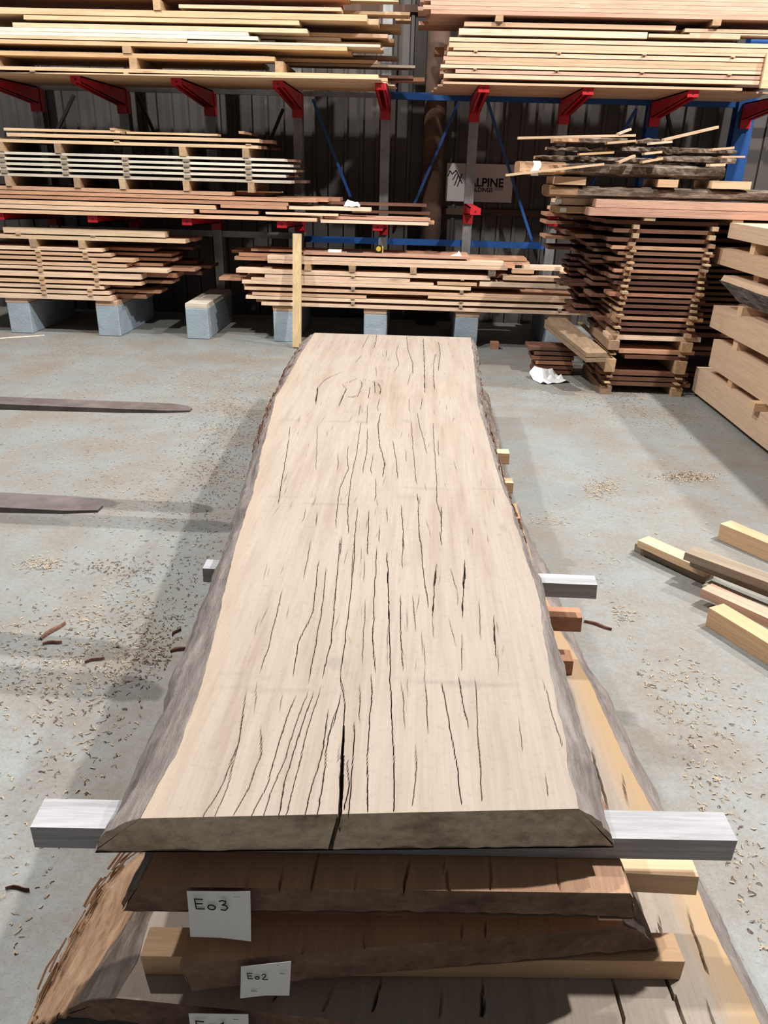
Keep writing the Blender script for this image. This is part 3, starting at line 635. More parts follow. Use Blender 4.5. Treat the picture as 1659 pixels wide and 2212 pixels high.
# bark-edged slabs and offcuts on top
def rough_bar(name, x0, x1, y0, w, zb, h, mats, label, cat, group=None, amp=.012, seg=44, endcut=0.0, taper=0.0, rz=0.0, bend=0.0):
    """split or bark-sided timber: lumpy cross-sections along x; faces near the ends show cut wood"""
    L = x1-x0; vs_, fs, mi = [], [], []; n = 10; sd = R(0, 50)
    for i in range(seg+1):
        u = i/seg; xx = -L/2+u*L; k = 1-taper*abs(2*u-1)**2
        for j in range(n):
            a = 2*math.pi*(j+.5)/n; ca, sa = math.cos(a), math.sin(a)
            sy = math.copysign(abs(ca)**.55, ca)*.5*w*k; sz = math.copysign(abs(sa)**.55, sa)*.5*h*k
            f = 1-1.2*amp/max(.02, h)*(.5+.5*mnoise.noise((xx*6+sd, ca*1.7, sa*1.7))) - 1.0*amp/h*(.5+.5*mnoise.noise((xx*21+sd, ca*3, sa*3)))
            vs_.append((xx, w/2+sy*f, h/2+sz*f+bend*(2*u-1)**2))
    for i in range(seg):
        for j in range(n):
            a, b = i*n+j, i*n+(j+1) % n; fs.append((a, b, b+n, a+n)); mi.append(1 if (i/seg*L < endcut) else 0)
    fs.append(tuple(range(n))[::-1]); fs.append(tuple(seg*n+j for j in range(n))); mi += [1, 1]
    zmin = min(v_[2] for v_ in vs_); vs_ = [(a, b, c_-zmin) for a, b, c_ in vs_]
    o = mesh_obj(name, vs_, fs, mats, loc=((x0+x1)/2, y0, zb+.0008), rz=rz)
    for p, m_ in zip(o.data.polygons, mi): p.material_index = m_
    return tag(o, label, cat, group, 'thing'), zb+max(v_[2] for v_ in vs_)
bk = [M['barkx'], wood('cut_bark_slab_end', [srgb(172, 134, 102)], grain=.3)]
zz = z2+.0625; zA = zz
g = lambda x, Y=6.75: ay(Y, x, 400)[0]
_, zz = rough_bar('bark_slab', g(1193), 4.3, 6.78, .55, zz, ay(6.75, 1300, 402)[2]-zz+.012, bk, 'grey bark-edged slab lying directly on the long pinkish boards', 'slab', endcut=.18)
zq = ay(6.75, 1300, 384)[2]
for k, (a, b) in enumerate(((1199, 1267), (1424, 1468), (1542, 1627))):
    bm = bmesh.new(); w_ = g(b)-g(a); bbox(bm, 0, w_, 0, .45, 0, max(.05, zq-zz))
    tag(bm_obj('bearer_block', bm, M['bearer'], loc=(g(a), 6.79, zz+.0005)), ['pale bearer block under the cut end of the tagged bark slab', 'pale bearer block between the two bark slabs at mid length', 'long pale bearer block between the bark slabs near the blue column'][k], 'block')
zz = zz + max(.05, zq-zz) + .001
bs, zz = rough_bar('bark_slab', g(1122), g(1570), 6.78, .5, zz, .13, bk, 'thick bark slab with a cut tan end and a white tag', 'slab', endcut=.36, amp=.025)
Q = ay(6.775, 1155, 382)
tgm = mesh_obj('paper_tag', [(-.03+.012*math.sin(k*1.2), -.003, .11-k*.022) for k in range(6)] + [(.03+.012*math.sin(k*1.2), -.003, .11-k*.022) for k in range(6)], [(k, k+1, k+7, k+6) for k in range(5)], M['paper'], parent=bs)
tgm.location = (g(1155)-bs.location.x, -.001, .0); tgm.modifiers.new('t', 'SOLIDIFY').thickness = .002
zz1 = zz
bits = [(1155, 1330, 6.85, .35, .075), (1290, 1500, 7.0, .3, .08), (1420, 1590, 6.82, .3, .09)]
tops = []
for k, (a, b, yy, w_, h) in enumerate(bits):
    _, zt_ = rough_bar('bark_offcut', g(a, yy), g(b, yy), yy if k != 1 else 7.18, w_, zz1, h, bk, ['thin dark bark offcut above the tagged bark slab', 'dark bark offcut at the back of the offcut heap', 'dark bark offcut at the far end of the heap'][k], 'offcut', amp=.03, taper=.35, endcut=.0); tops.append(zt_)
z3 = max(tops)
_, zt_ = rough_bar('bark_offcut', g(1177, 6.85), g(1300, 6.85), 6.85, .3, z3+.001, .07, bk, 'short jagged bark offcut in the middle of the heap', 'offcut', amp=.03, taper=.4)
_, zt2_ = rough_bar('bark_offcut', g(1310, 6.85), g(1590, 6.85), 6.86, .35, z3+.002, .085, bk, 'long dark bark offcut near the top of the heap', 'offcut', amp=.03, taper=.4)
z4 = max(zt_, zt2_)
_, zt_ = rough_bar('bark_offcut', g(1188, 6.85), g(1345, 6.85), 6.86, .25, z4+.001, .07, bk, 'bark offcut with a cut tan end topping the heap', 'offcut', amp=.02, endcut=.2)
_, zt3_ = rough_bar('bark_offcut', g(1372, 6.85), g(1430, 6.85), 6.88, .25, z4+.001, .08, bk, 'small shaggy bark offcut beside the topmost one', 'offcut', amp=.03, taper=.5)
sticks = [(1118, 296, 1371, 290, 5.5), (1310, 307, 1371, 302, 5), (1402, 308, 1449, 304, 5), (1535, 321, 1582, 317, 5), (1250, 331, 1324, 327, 5), (1390, 330, 1427, 326, 5), (1335, 349, 1370, 334, 5), (1385, 348, 1429, 340, 5), (1530, 354, 1563, 353, 6), (1555, 337, 1605, 337, 4), (1092, 376, 1303, 352, 5), (1335, 287, 1361, 277, 5), (1430, 300, 1549, 272, 6)]
for k, (a, b, c, d, h) in enumerate(sticks):
    Y = 6.76 if k not in (12, ) else 6.9
    P, Q = ay(Y, a, b), ay(Y, c, d); t_ = P[2]-ay(Y, a, b+h)[2]
    bm = bmesh.new(); ln = .5 if (c-a) < 80 else .06
    if (c-a) < 80:      # sticks that run back into the heap, ends showing
        bbar(bm, (0, 0, 0), (Q[0]-P[0], .0, Q[2]-P[2]), .10, t_)
    else: bbar(bm, (0, 0, 0), (Q[0]-P[0], .02, Q[2]-P[2]), .06, t_)
    tag(bm_obj('thin_offcut', bm, M['pine'] if k % 3 else M['tan'], loc=(P[0], Y+(-.0 if ln > .1 else -.03), P[2]-t_/2)), 'thin pale offcut stick poking out of the bark heap' if k not in (0, 10) else ['longest pale batten laid across the top of the bark heap', 0, 0, 0, 0, 0, 0, 0, 0, 0, 'long thin batten resting above the white-tagged slab'][k], 'offcut', 'thin sticks in the bark heap' if k not in (0, 10) else None)

# grey plank and low boards in front of the brown stack
P, Q = ay(7.35, 1196, 692), ay(6.62, 1292, 768)
a0, a1 = ay(7.5, 1177, 690), ay(7.5, 1222, 687); b0, b1 = ay(6.6, 1268, 763), ay(6.6, 1312, 762)
for k, dz in enumerate((0, -.042)):
    bm = bmesh.new(); top_ = [Vector(q) + Vector((0, 0, dz)) for q in (a0, a1, b1, b0)]
    vt = [bm.verts.new(q-Vector(b0)) for q in top_]; vb = [bm.verts.new(q-Vector(b0)-Vector((0, 0, .036))) for q in top_]
    bm.faces.new(vt); bm.faces.new(vb[::-1])
    for i in range(4): bm.faces.new((vt[i], vb[i], vb[(i+1) % 4], vt[(i+1) % 4]))
    tag(bm_obj('weathered_plank', bm, wood('grey_brown_plank' + 'ab'[k], [srgb(146, 122, 98)], axis='Y', stain=.4), loc=tuple(b0)), ['weathered brown plank sloping out beside the brown stack, upper of two', 'weathered brown plank directly beneath the upper sloping plank'][k], 'plank')
F = Stack('brown board in the small pile on the floor beside the sloping plank', 'floor boards beside the sloping plank')
for a, b, c, h in ((1154, 776, 1300, 9), (1157, 765, 1290, 9), (1160, 755, 1300, 9), (1150, 748, 1300, 9), (1156, 743, 1300, 9), (1142, 738, 1240, 10)):
    Q = ay(7.35, a, b); F.put(Q[0], 1.57+R(-.05, .02), 7.35, 7.6, min(max(.035, Q[2]), max([q[5] for q in F.box] or [0])+.045), .034, M['brown'] if a != 1160 else M['red'])
F.name_layers('the small pile beneath the sloping planks')
X, Y = az(0, 1068, 755)[:2]; bm = bmesh.new(); bbox(bm, -.045, .045, 0, .1, 0, .075); tag(bm_obj('wood_block', bm, M['redbearer'], loc=(X, Y, .0)), 'small brown wood block alone on the floor below the middle stack', 'block')
X, Y = az(0, 1187, 822)[:2]; sheet('paper_sheet', X, Y, .003, .30, .26, 'crumpled white paper sheet on the floor among shavings', .12, .4)

# ------------------------------------------------------------------ heavy beams on the right
XB = 2.5
def beam(name, ztop_, zbot, yfar, xoff, w, mat, label, bark=False):
    bm = bmesh.new(); x0 = XB+xoff; L = yfar-2.2; vs_, fs = [], []
    N = 22
    for i in range(N+1):
        yy = -L*i/N
        for j, (a, b) in enumerate(((0, 0), (w, 0), (w, 1), (0, 1))):
            jx = .006*mnoise.noise((yy*2.1+xoff*9, j*3.3, ztop_)); vs_.append((a+jx, yy, (ztop_-zbot)*b))
    for i in range(N):
        for j in range(4): a, b = 4*i+j, 4*i+(j+1) % 4; fs.append((a, b, b+4, a+4))
    fs += [(3, 2, 1, 0), tuple(4*N+j for j in range(4))]
    o = mesh_obj(name, vs_, fs, mat, loc=(x0, yfar, zbot), rz=0)
    return tag(o, label, 'beam', kind='thing')
beam('timber_beam', .252, .04, 6.80, .0, .42, M['beam'], 'lowest heavy sawn beam of the beam stack, just above the floor')
beam('timber_beam', .54, .311, 6.58, .02, .40, M['beam'], 'heavy sawn beam second up from the floor in the beam stack')
beam('timber_beam', .80, .622, 6.70, .01, .40, M['beam'], 'knotty heavy beam third up, under the bark-faced one')
beam('timber_beam', 1.25, 1.125, 6.94, .0, .40, M['beam'], 'heavy sawn beam resting above the bark-faced beam')
beam('timber_beam', 1.45, 1.335, 6.72, .02, .38, M['beam'], 'topmost sawn beam of the beam stack')
# bark-faced beam: sawn end, sloping waney side
bb = empty('waney_beam', (XB, 6.5, .865)); tag(bb, 'bark-faced heavy beam with a sawn end in the beam stack', 'beam', kind='thing')
bm = bmesh.new(); bprism(bm, [(.12, 0), (.44, 0), (.44, .2), (-.03, .2), (-.05, .16)], 0, -4.2, lambda a, b, t: (a, t, b)); bm_obj('sawn_body', bm, M['beam'], bb)
vs_, fs = [], []
for i in range(61):
    for j in range(7):
        u = j/6; a, b = -.052*(1-u)+.118*u, .165*(1-u)
        vs_.append((a-.012-.012*mnoise.noise((i*.9, j*1.3, 2)), -.07*u-4.13*i/60, b+.008*mnoise.noise((i*.7, j, 7))))
for i in range(60):
    for j in range(6): a = i*7+j; fs.append((a, a+1, a+8, a+7))
o = mesh_obj('bark_face', vs_, fs, M['pale_bark'], parent=bb); o['label'] = 'wrinkled grey bark face'
# knots on the third beam are part of its timber; spacers between beams
def bsp(y, z0, z1, x0=-.01, w=.09, L=.44, lab='', mat='bearer'):
    bm = bmesh.new(); bbox(bm, 0, L, -w/2, w/2, 0, z1-z0-.001); tag(bm_obj('beam_spacer', bm, M[mat], loc=(XB+x0, y, z0+.0005)), lab, 'spacer', 'spacers between the heavy beams')
lab = 'pale square spacer between two heavy beams of the beam stack'
for y_ in (6.3, 5.25, 4.2): bsp(y_, 0, .04, .05, lab='dark low bearer under the lowest heavy beam', mat='brown'); 
for y_ in (6.1, 5.45): bsp(y_, .252, .311, -.05 if y_ < 5.5 else .03, lab=lab)
for y_ in (6.15, 5.0): bsp(y_, .54, .622, .03, lab=lab)
for y_ in (6.2, 5.1): bsp(y_, .80, .865, .03, lab=lab)
for y_ in (6.1, 5.0): bsp(y_, 1.065, 1.125, .06, lab=lab)
for y_ in (6.25, 5.2): bsp(y_, 1.25, 1.335, .05, lab=lab)
# small white corner of a pallet above the beams at the right edge is left out of the stack

# ------------------------------------------------------------------ loose planks on the floor, right
def loose(px0, px1, z0, z1, w, mat, label, extra=1.2, name='loose_plank', tz=0.0):
    """plank along the line from px0 (near end, left top corner) towards px1, both on its top plane"""
    a, b = Vector(az(z1, *px0)), Vector(az(z1, *px1)); dr = (b-a); dr.z = 0; L = dr.length+extra; dr.normalize()
    rz = math.atan2(dr.y, dr.x); vs_, fs = board_mesh(L, w, z1-z0, seg=5, jit=.003)
    vs_ = [(x_+L/2, y_, z_) for x_, y_, z_ in vs_]
    o = mesh_obj(name, vs_, fs, mat, loc=(a.x, a.y, z0), rz=rz); o.rotation_euler = (0, tz, rz); return tag(o, label, 'plank')
loose((1377, 1166), (1475, 1210), .046, .085, .09, M['bearer'], 'tan plank lying on the grooved plank near the weathered pack', extra=.12)
loose((1372, 1174), (1475, 1222), .001, .045, .092, M['greywood'], 'grooved brown plank flat on the floor under the tan one', extra=.12)
loose((1556, 1131), (1659, 1174), .001, .095, .09, M['bearer'], 'pale timber lying on the floor nearest the heavy beams', extra=.35)
loose((1478, 1192), (1659, 1258), .129, .170, .095, M['greywood'], 'weathered grey plank on top of the weathered pack', extra=1.0)
loose((1490, 1206), (1659, 1272), .087, .128, .10, M['greywood'], 'weathered grey plank in the middle of the weathered pack', extra=1.0)
loose((1518, 1262), (1659, 1322), .001, .045, .07, M['white'], 'pinkish profiled board on the floor beside the short pale post', extra=.9)
loose((1513, 1270), (1659, 1336), .046, .088, .085, M['pinkred'], 'upper pink profiled board beside the short pale post', extra=.9)
loose((1531, 1312), (1659, 1390), .001, .09, .09, M['bearer'], 'thick pale post lying on the floor beside the pink boards', extra=.8)

# ------------------------------------------------------------------ forklift forks
def fork(tip, ybase, zt, w, label):
    a = Vector(az(zt, *tip)); bm = bmesh.new(); L = 2.6
    out = [(0, -.35*w), (0, .0), (-.03, .25*w), (-.12, .48*w), (-.35, .5*w), (-L, .5*w), (-L, -.5*w), (-.35, -.5*w), (-.12, -.49*w)]
    th = lambda x_: .010 + .045*min(1, -x_/1.3)
    T = [bm.verts.new((x_, y_, 0)) for x_, y_ in out]; Bv = [bm.verts.new((x_, y_, -th(x_))) for x_, y_ in out]; n_ = len(out)
    bm.faces.new(T[::-1]); bm.faces.new(Bv)
    for i in range(n_): bm.faces.new((T[i], T[(i+1) % n_], Bv[(i+1) % n_], Bv[i]))
    o = empty('forklift_fork', (a.x, a.y, zt), ybase); tag(o, label, 'fork')
    bm_obj('blade', bm, M['darksteel'], o)
    bm = bmesh.new(); bbox(bm, -L-.05, -L, -w/2, w/2, -.055, .55); bm_obj('shank', bm, M['darksteel'], o)
fork((415, 881), -.01, .60, .135, 'dark steel forklift fork hovering over the floor, nearer the bare concrete pier')
fork((222, 1091), -.03, .60, .135, 'dark steel forklift fork hovering over the floor, nearer the stack of tagged slabs')

# ------------------------------------------------------------------ the slab stack
# slab materials
def slab_wood():
    t = NT('slab_face_wood'); v = t.coords((9, .55, 9), rand=False)
    g1 = t.noise(v, 2.0, 7, .62); m2 = t.new('ShaderNodeMapping'); m2.inputs['Scale'].default_value = (60, 2.2, 30); t.link(t.raw, m2.inputs['Vector']); g2 = t.noise(m2.outputs[0], 2.0, 4, .6)
    big = t.noise(t.raw, 1.7, 3)
    c = t.ramp(g1, [(.28, srgb(138, 121, 106)), (.45, srgb(151, 137, 123)), (.6, srgb(158, 145, 132)), (.78, srgb(147, 130, 114))])
    c = t.mix(t.ramp(big, [(.4, G(0)), (.65, G(.35))]), c, srgb(162, 150, 138))
    c = t.mix(1.0, c, t.ramp(g2, [(.3, G(.90)), (.6, G(1.0))]), 'MULTIPLY')
    fl = t.noise(t.raw, 55, 3, .6); c = t.mix(1.0, c, t.ramp(fl, [(.25, G(.88)), (.45, G(1.0))]), 'MULTIPLY')
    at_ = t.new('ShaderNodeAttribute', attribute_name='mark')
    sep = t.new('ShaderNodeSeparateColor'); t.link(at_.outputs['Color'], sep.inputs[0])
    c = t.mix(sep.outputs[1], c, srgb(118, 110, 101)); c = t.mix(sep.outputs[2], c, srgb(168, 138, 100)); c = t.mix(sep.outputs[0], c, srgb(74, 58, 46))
    t.link(c, t.b.inputs['Base Color']); t.b.inputs['Roughness'].default_value = .7
    t.bump(g2, .0015, .5); return t.m
def end_wood(name, cols):
    t = NT(name); v = t.coords((3, 3, 7), rand=False); n1 = t.noise(v, 1.6, 6, .6); n2 = t.noise(t.raw, 38, 5, .7)
    c = t.ramp(n1, [(.3, cols[0]), (.5, cols[1]), (.7, cols[2])]); c = t.mix(1.0, c, t.ramp(n2, [(.3, G(.62)), (.6, G(1.0))]), 'MULTIPLY')
    t.link(c, t.b.inputs['Base Color']); t.b.inputs['Roughness'].default_value = .9; t.bump(n2, .006, .9); return t.m
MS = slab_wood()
ME = end_wood('grey_end_grain', [srgb(140, 116, 96), srgb(196, 176, 154), srgb(214, 198, 178)])
ME2 = end_wood('dark_end_grain', [srgb(84, 62, 52), srgb(120, 94, 78), srgb(134, 108, 90)])
MSb = wood('slab_top_brown', [srgb(188, 148, 118)], axis='Y', grain=.2, knots=0, stain=.15, scale=.6)
MSx = wood('slab_top_tan', [srgb(212, 178, 142)], axis='Y', grain=.22, knots=0, stain=.1, scale=.6)

def interp(pts, z, n_=None):
    P = np.array([az(z, *q)[:2] for q in pts]); o_ = np.argsort(P[:, 1]); return P[o_, 1], P[o_, 0]
def build_slab(name, ztop_, zbot, TL, TR, BL, BR, front, back, NX, NY, mats, label, cracks=(), marks=(), bark=('greybark', 'greybark'), bumpy=.006, sap=0.0, bands=None, frontz=None, ends=(0, 0), flange=None):
    """edges TL..BR: (y, x) polylines; front(u)/back(u): y of the end faces across the width"""
    U = np.linspace(0, 1, NX+1); V = np.linspace(0, 1, NY+1)**1.15
    yf = np.array([front(u) for u in U]); yb = np.array([back(u) for u in U])
    Yg = yf[None, :]*(1-V[:, None]) + yb[None, :]*V[:, None]
    def edge(E, y): return np.interp(y, E[0], E[1])
    wob = lambda y, s: np.array([bumpy*(mnoise.noise((float(a)*7, s, 0)) + .5*mnoise.noise((float(a)*23, s, 4))) for a in y])
    XL = edge(TL, Yg[:, 0]) + wob(Yg[:, 0], 1.0); XR = edge(TR, Yg[:, -1]) + wob(Yg[:, -1], 5.0)
    Xg = XL[:, None]*(1-U[None, :]) + XR[:, None]*U[None, :]
    Zg = np.full_like(Xg, ztop_); Ck = np.zeros_like(Xg); Mk = np.zeros_like(Xg); Sp = np.zeros_like(Xg)
    for pl, wid, dep in cracks:
        y_, x_ = np.array([p[1] for p in pl]), np.array([p[0] for p in pl]); o_ = np.argsort(y_); y_, x_ = y_[o_], x_[o_]
        lat = (np.ptp(x_) > 1.2*np.ptp(y_))
        if not lat:
            rws = np.where((Yg[:, NX//2] >= y_[0]) & (Yg[:, NX//2] <= y_[-1]))[0]
            for r_ in rws:
                yc = Yg[r_, NX//2]; xc = np.interp(yc, y_, x_) + .0025*mnoise.noise((yc*14, x_[0]*9, 1)) + .0012*mnoise.noise((yc*45, x_[0]*9, 2))
                e = min(1, min(yc-y_[0] + (.9 if y_[0] < 1.3 else 0), y_[-1]-yc)/(.06 if wid < .0065 or wid > .0125 else .35)+.12); k = int(np.argmin(np.abs(Xg[r_]-xc)))
                if k < 2 or k > NX-2: continue
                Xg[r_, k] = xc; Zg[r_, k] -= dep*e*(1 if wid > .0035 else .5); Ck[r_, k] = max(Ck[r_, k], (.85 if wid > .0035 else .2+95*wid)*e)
                ww = wid*e*(.7+.5*mnoise.noise((yc*9, 5, x_[0])))
                if ww > .0035:
                    for kk in range(k-4, k+5):
                        dd = abs(Xg[r_, kk]-xc)
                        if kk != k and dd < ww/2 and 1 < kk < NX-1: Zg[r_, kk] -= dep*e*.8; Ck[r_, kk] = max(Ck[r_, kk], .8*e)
        else:
            o_ = np.argsort([p[0] for p in pl]); xs_ = np.array([p[0] for p in pl])[o_]; ys_ = np.array([p[1] for p in pl])[o_]
            for k in range(2, NX-1):
                for _ in (0,):
                    r0 = int(np.argmin(np.abs(Yg[:, k] - np.interp(Xg[NY//2, k], xs_, ys_)))); xc = Xg[r0, k]
                    if xs_[0] <= xc <= xs_[-1]:
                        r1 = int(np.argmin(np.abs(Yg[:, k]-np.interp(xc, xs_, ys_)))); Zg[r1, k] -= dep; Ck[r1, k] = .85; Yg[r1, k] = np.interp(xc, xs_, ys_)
    for (cx_, cy_, rx, ry, st, ch) in marks:
        dd = ((Xg-cx_)/rx)**2+((Yg-cy_)/ry)**2; tgt = Mk if ch == 0 else Sp; tgt[:] = np.maximum(tgt, st*np.clip(1.3-dd, 0, 1)*(.5+.5*rng.random(Xg.shape)))
    if sap:
        dl = Xg-XL[:, None]; dr_ = XR[:, None]-Xg; Sp = np.maximum(Sp, .2*np.clip(1-dl/sap, 0, 1)); 
        if bands: Sp = np.maximum(Sp, .9*np.clip(1-dr_/bands, 0, 1)**.5)
    top = np.stack([Xg, Yg, Zg], -1)
    # bottom surface, a coarse copy of the outline
    XBL = edge(BL, Yg[:, 0]) + wob(Yg[:, 0], 9.0)*1.6; XBR = edge(BR, Yg[:, -1]) + wob(Yg[:, -1], 13.0)*1.6
    nb = NX; Xb = XBL[:, None]*(1-U[None, :]) + XBR[:, None]*U[None, :]
    O_ = np.array([0, front(.5), 0.]); vs_ = [tuple(q-O_) for q in top.reshape(-1, 3)]; nt = len(vs_)
    # only the rim of the bottom is needed
    rim = []
    fz = frontz or (lambda u: 0.0)
    bot_front = [(Xb[0, k], Yg[0, k]+.01+.004*mnoise.noise((Xb[0, k]*20, 1, 0)), zbot+fz(U[k])+.003*mnoise.noise((Xb[0, k]*30, 4, 0))) for k in range(NX+1)]
    bot_back = [(Xb[-1, k], Yg[-1, k], zbot) for k in range(NX+1)]
    bl = [(XBL[r_], Yg[r_, 0]+(.01 if r_ == 0 else 0), zbot) for r_ in range(NY+1)]; br = [(XBR[r_], Yg[r_, -1]+(.01 if r_ == 0 else 0), zbot) for r_ in range(NY+1)]
    fs, mi = [], []
    I = lambda r_, k: r_*(NX+1)+k
    for r_ in range(NY):
        for k in range(NX): fs.append((I(r_, k), I(r_, k+1), I(r_+1, k+1), I(r_+1, k))); mi.append(0)
    def addrow(pts): s_ = len(vs_); vs_.extend([tuple(np.array(p)-O_) for p in pts]); return s_
    # front face in 5 rows for relief
    rowsF = [[I(0, k) for k in range(NX+1)]]
    for q in range(1, 6):
        u_ = q/5; pts = []
        for k in range(NX+1):
            a = top[0, k].copy(); cdep = ztop_-a[2]; a[2] = ztop_; b = np.array(bot_front[k]); p = a*(1-u_)+b*u_
            p[1] += (cdep*(1-u_*.5) if cdep > .028 else 0) + .004*mnoise.noise((p[0]*22, p[2]*40, 6)); pts.append(p)
        s_ = addrow(pts); rowsF.append(list(range(s_, s_+NX+1)))
    for q in range(5):
        for k in range(NX): fs.append((rowsF[q+1][k], rowsF[q+1][k+1], rowsF[q][k+1], rowsF[q][k])); mi.append(1)
    sb = addrow(bot_back)
    for k in range(NX): fs.append((I(NY, k), I(NY, k+1), sb+k+1, sb+k)); mi.append(1)
    # underside
    s1 = addrow(bl); s2 = addrow(br)
    for r_ in range(NY): fs.append((s1+r_, s1+r_+1, s2+r_+1, s2+r_)); mi.append(0)
    o = mesh_obj(name, vs_, fs, mats, loc=tuple(O_))
    o.data.polygons.foreach_set('material_index', np.array(mi, dtype=np.int32))
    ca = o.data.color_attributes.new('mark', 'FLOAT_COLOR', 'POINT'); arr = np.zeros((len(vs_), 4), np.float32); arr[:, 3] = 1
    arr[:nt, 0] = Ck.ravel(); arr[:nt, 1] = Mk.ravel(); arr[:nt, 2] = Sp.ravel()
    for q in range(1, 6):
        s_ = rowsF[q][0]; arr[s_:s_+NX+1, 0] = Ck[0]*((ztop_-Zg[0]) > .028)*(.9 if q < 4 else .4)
    ca.data.foreach_set('color', arr.ravel()); o.data.update()
    tag(o, label, 'slab', kind='thing')
    # bark sides, own meshes with their own relief
    for side, (E_t, E_b, bmn) in enumerate(((top[:, 0], bl, bark[0]), (top[:, -1], br, bark[1]))):
        NB = 9; bv, bf = [], []
        for r_ in range(NY+1):
            a = np.array(E_t[r_]); a[2] = ztop_; b = np.array(E_b[r_])
            for j in range(NB+1):
                u_ = j/NB; p = a*(1-u_)+b*u_; sgn = -1 if side == 0 else 1
                bulge = .18*abs(b[0]-a[0])*math.sin(math.pi*u_) + .006*min(1, u_*4)
                nn = mnoise.noise((p[1]*5, u_*5+side*9, 3)) + .6*mnoise.noise((p[1]*16, u_*12, 8)) + .4*mnoise.noise((p[1]*40, u_*25, 1))
                env = math.sin(math.pi*min(1, u_*1.0+.02))**.5
                p[0] += sgn*(bulge*.5 + .007*nn*env); p[2] += (.006*nn*env + bulge*.4*env) if 0 < j < NB else 0
                p[2] = max(p[2], zbot+.002); bv.append(tuple(p-O_))
        for r_ in range(NY):
            for j in range(NB):
                a = r_*(NB+1)+j; bf.append((a, a+1, a+NB+2, a+NB+1) if side else (a, a+NB+1, a+NB+2, a+1))
        bf.append(tuple(range(NB+1)))
        e = mesh_obj('bark_edge', bv, bf, [M[bmn], mats[1]], parent=o, smooth=True); e.data.polygons[len(bf)-1].material_index = 1; e.data.polygons[len(bf)-1].use_smooth = False
    return o

Z4T, Z4B, Z3T, Z3B, Z2T, Z2B, Z1T, Z1B = .62, .515, .455, .37, .31, .225, .165, .08
TL4 = interp([(305, 1767), (319, 1737), (351, 1680), (388, 1612), (417, 1538), (437, 1471), (461, 1380), (483, 1285), (499.6, 1217), (516, 1157), (541.6, 1077), (555, 1032), (563, 983), (586, 898), (595, 859), (615, 827), (651, 762), (680, 719)], Z4T)
TR4 = interp([(1251, 1747), (1241, 1708), (1230, 1672), (1219, 1600), (1203, 1520), (1191, 1464), (1175, 1369), (1165, 1297), (1155, 1253), (1137, 1214), (1119, 1146), (1097, 1079), (1080, 1038), (1064, 983), (1048, 924), (1032, 875), (1025, 791), (1020, 752), (1017, 729)], Z4T)
BL4 = interp([(204, 1840), (248, 1774), (270, 1717), (321, 1616), (358, 1508), (402, 1403), (439, 1302), (479, 1211), (496, 1157), (520, 1075), (540, 1009), (546, 976), (569, 915), (589, 866), (618, 797), (638, 765), (664, 729)], Z4B)
BR4 = interp([(1323, 1821), (1313, 1784), (1300, 1741), (1280, 1661), (1259, 1590), (1230, 1488), (1210, 1436), (1187, 1345), (1175, 1289), (1153, 1241), (1131, 1174), (1107, 1114), (1091, 1059), (1066, 963), (1050, 905), (1040, 850), (1034, 790), (1029, 745)], Z4B)
def A8(*p): return [tuple(az(Z4T, 380+x_/1.8433, 1150+y_/1.8433)[:2]) for x_, y_ in p]
def A7(*p): return [tuple(az(Z4T, 540+x_/3.072, 690+y_/3.072)[:2]) for x_, y_ in p]
C = []
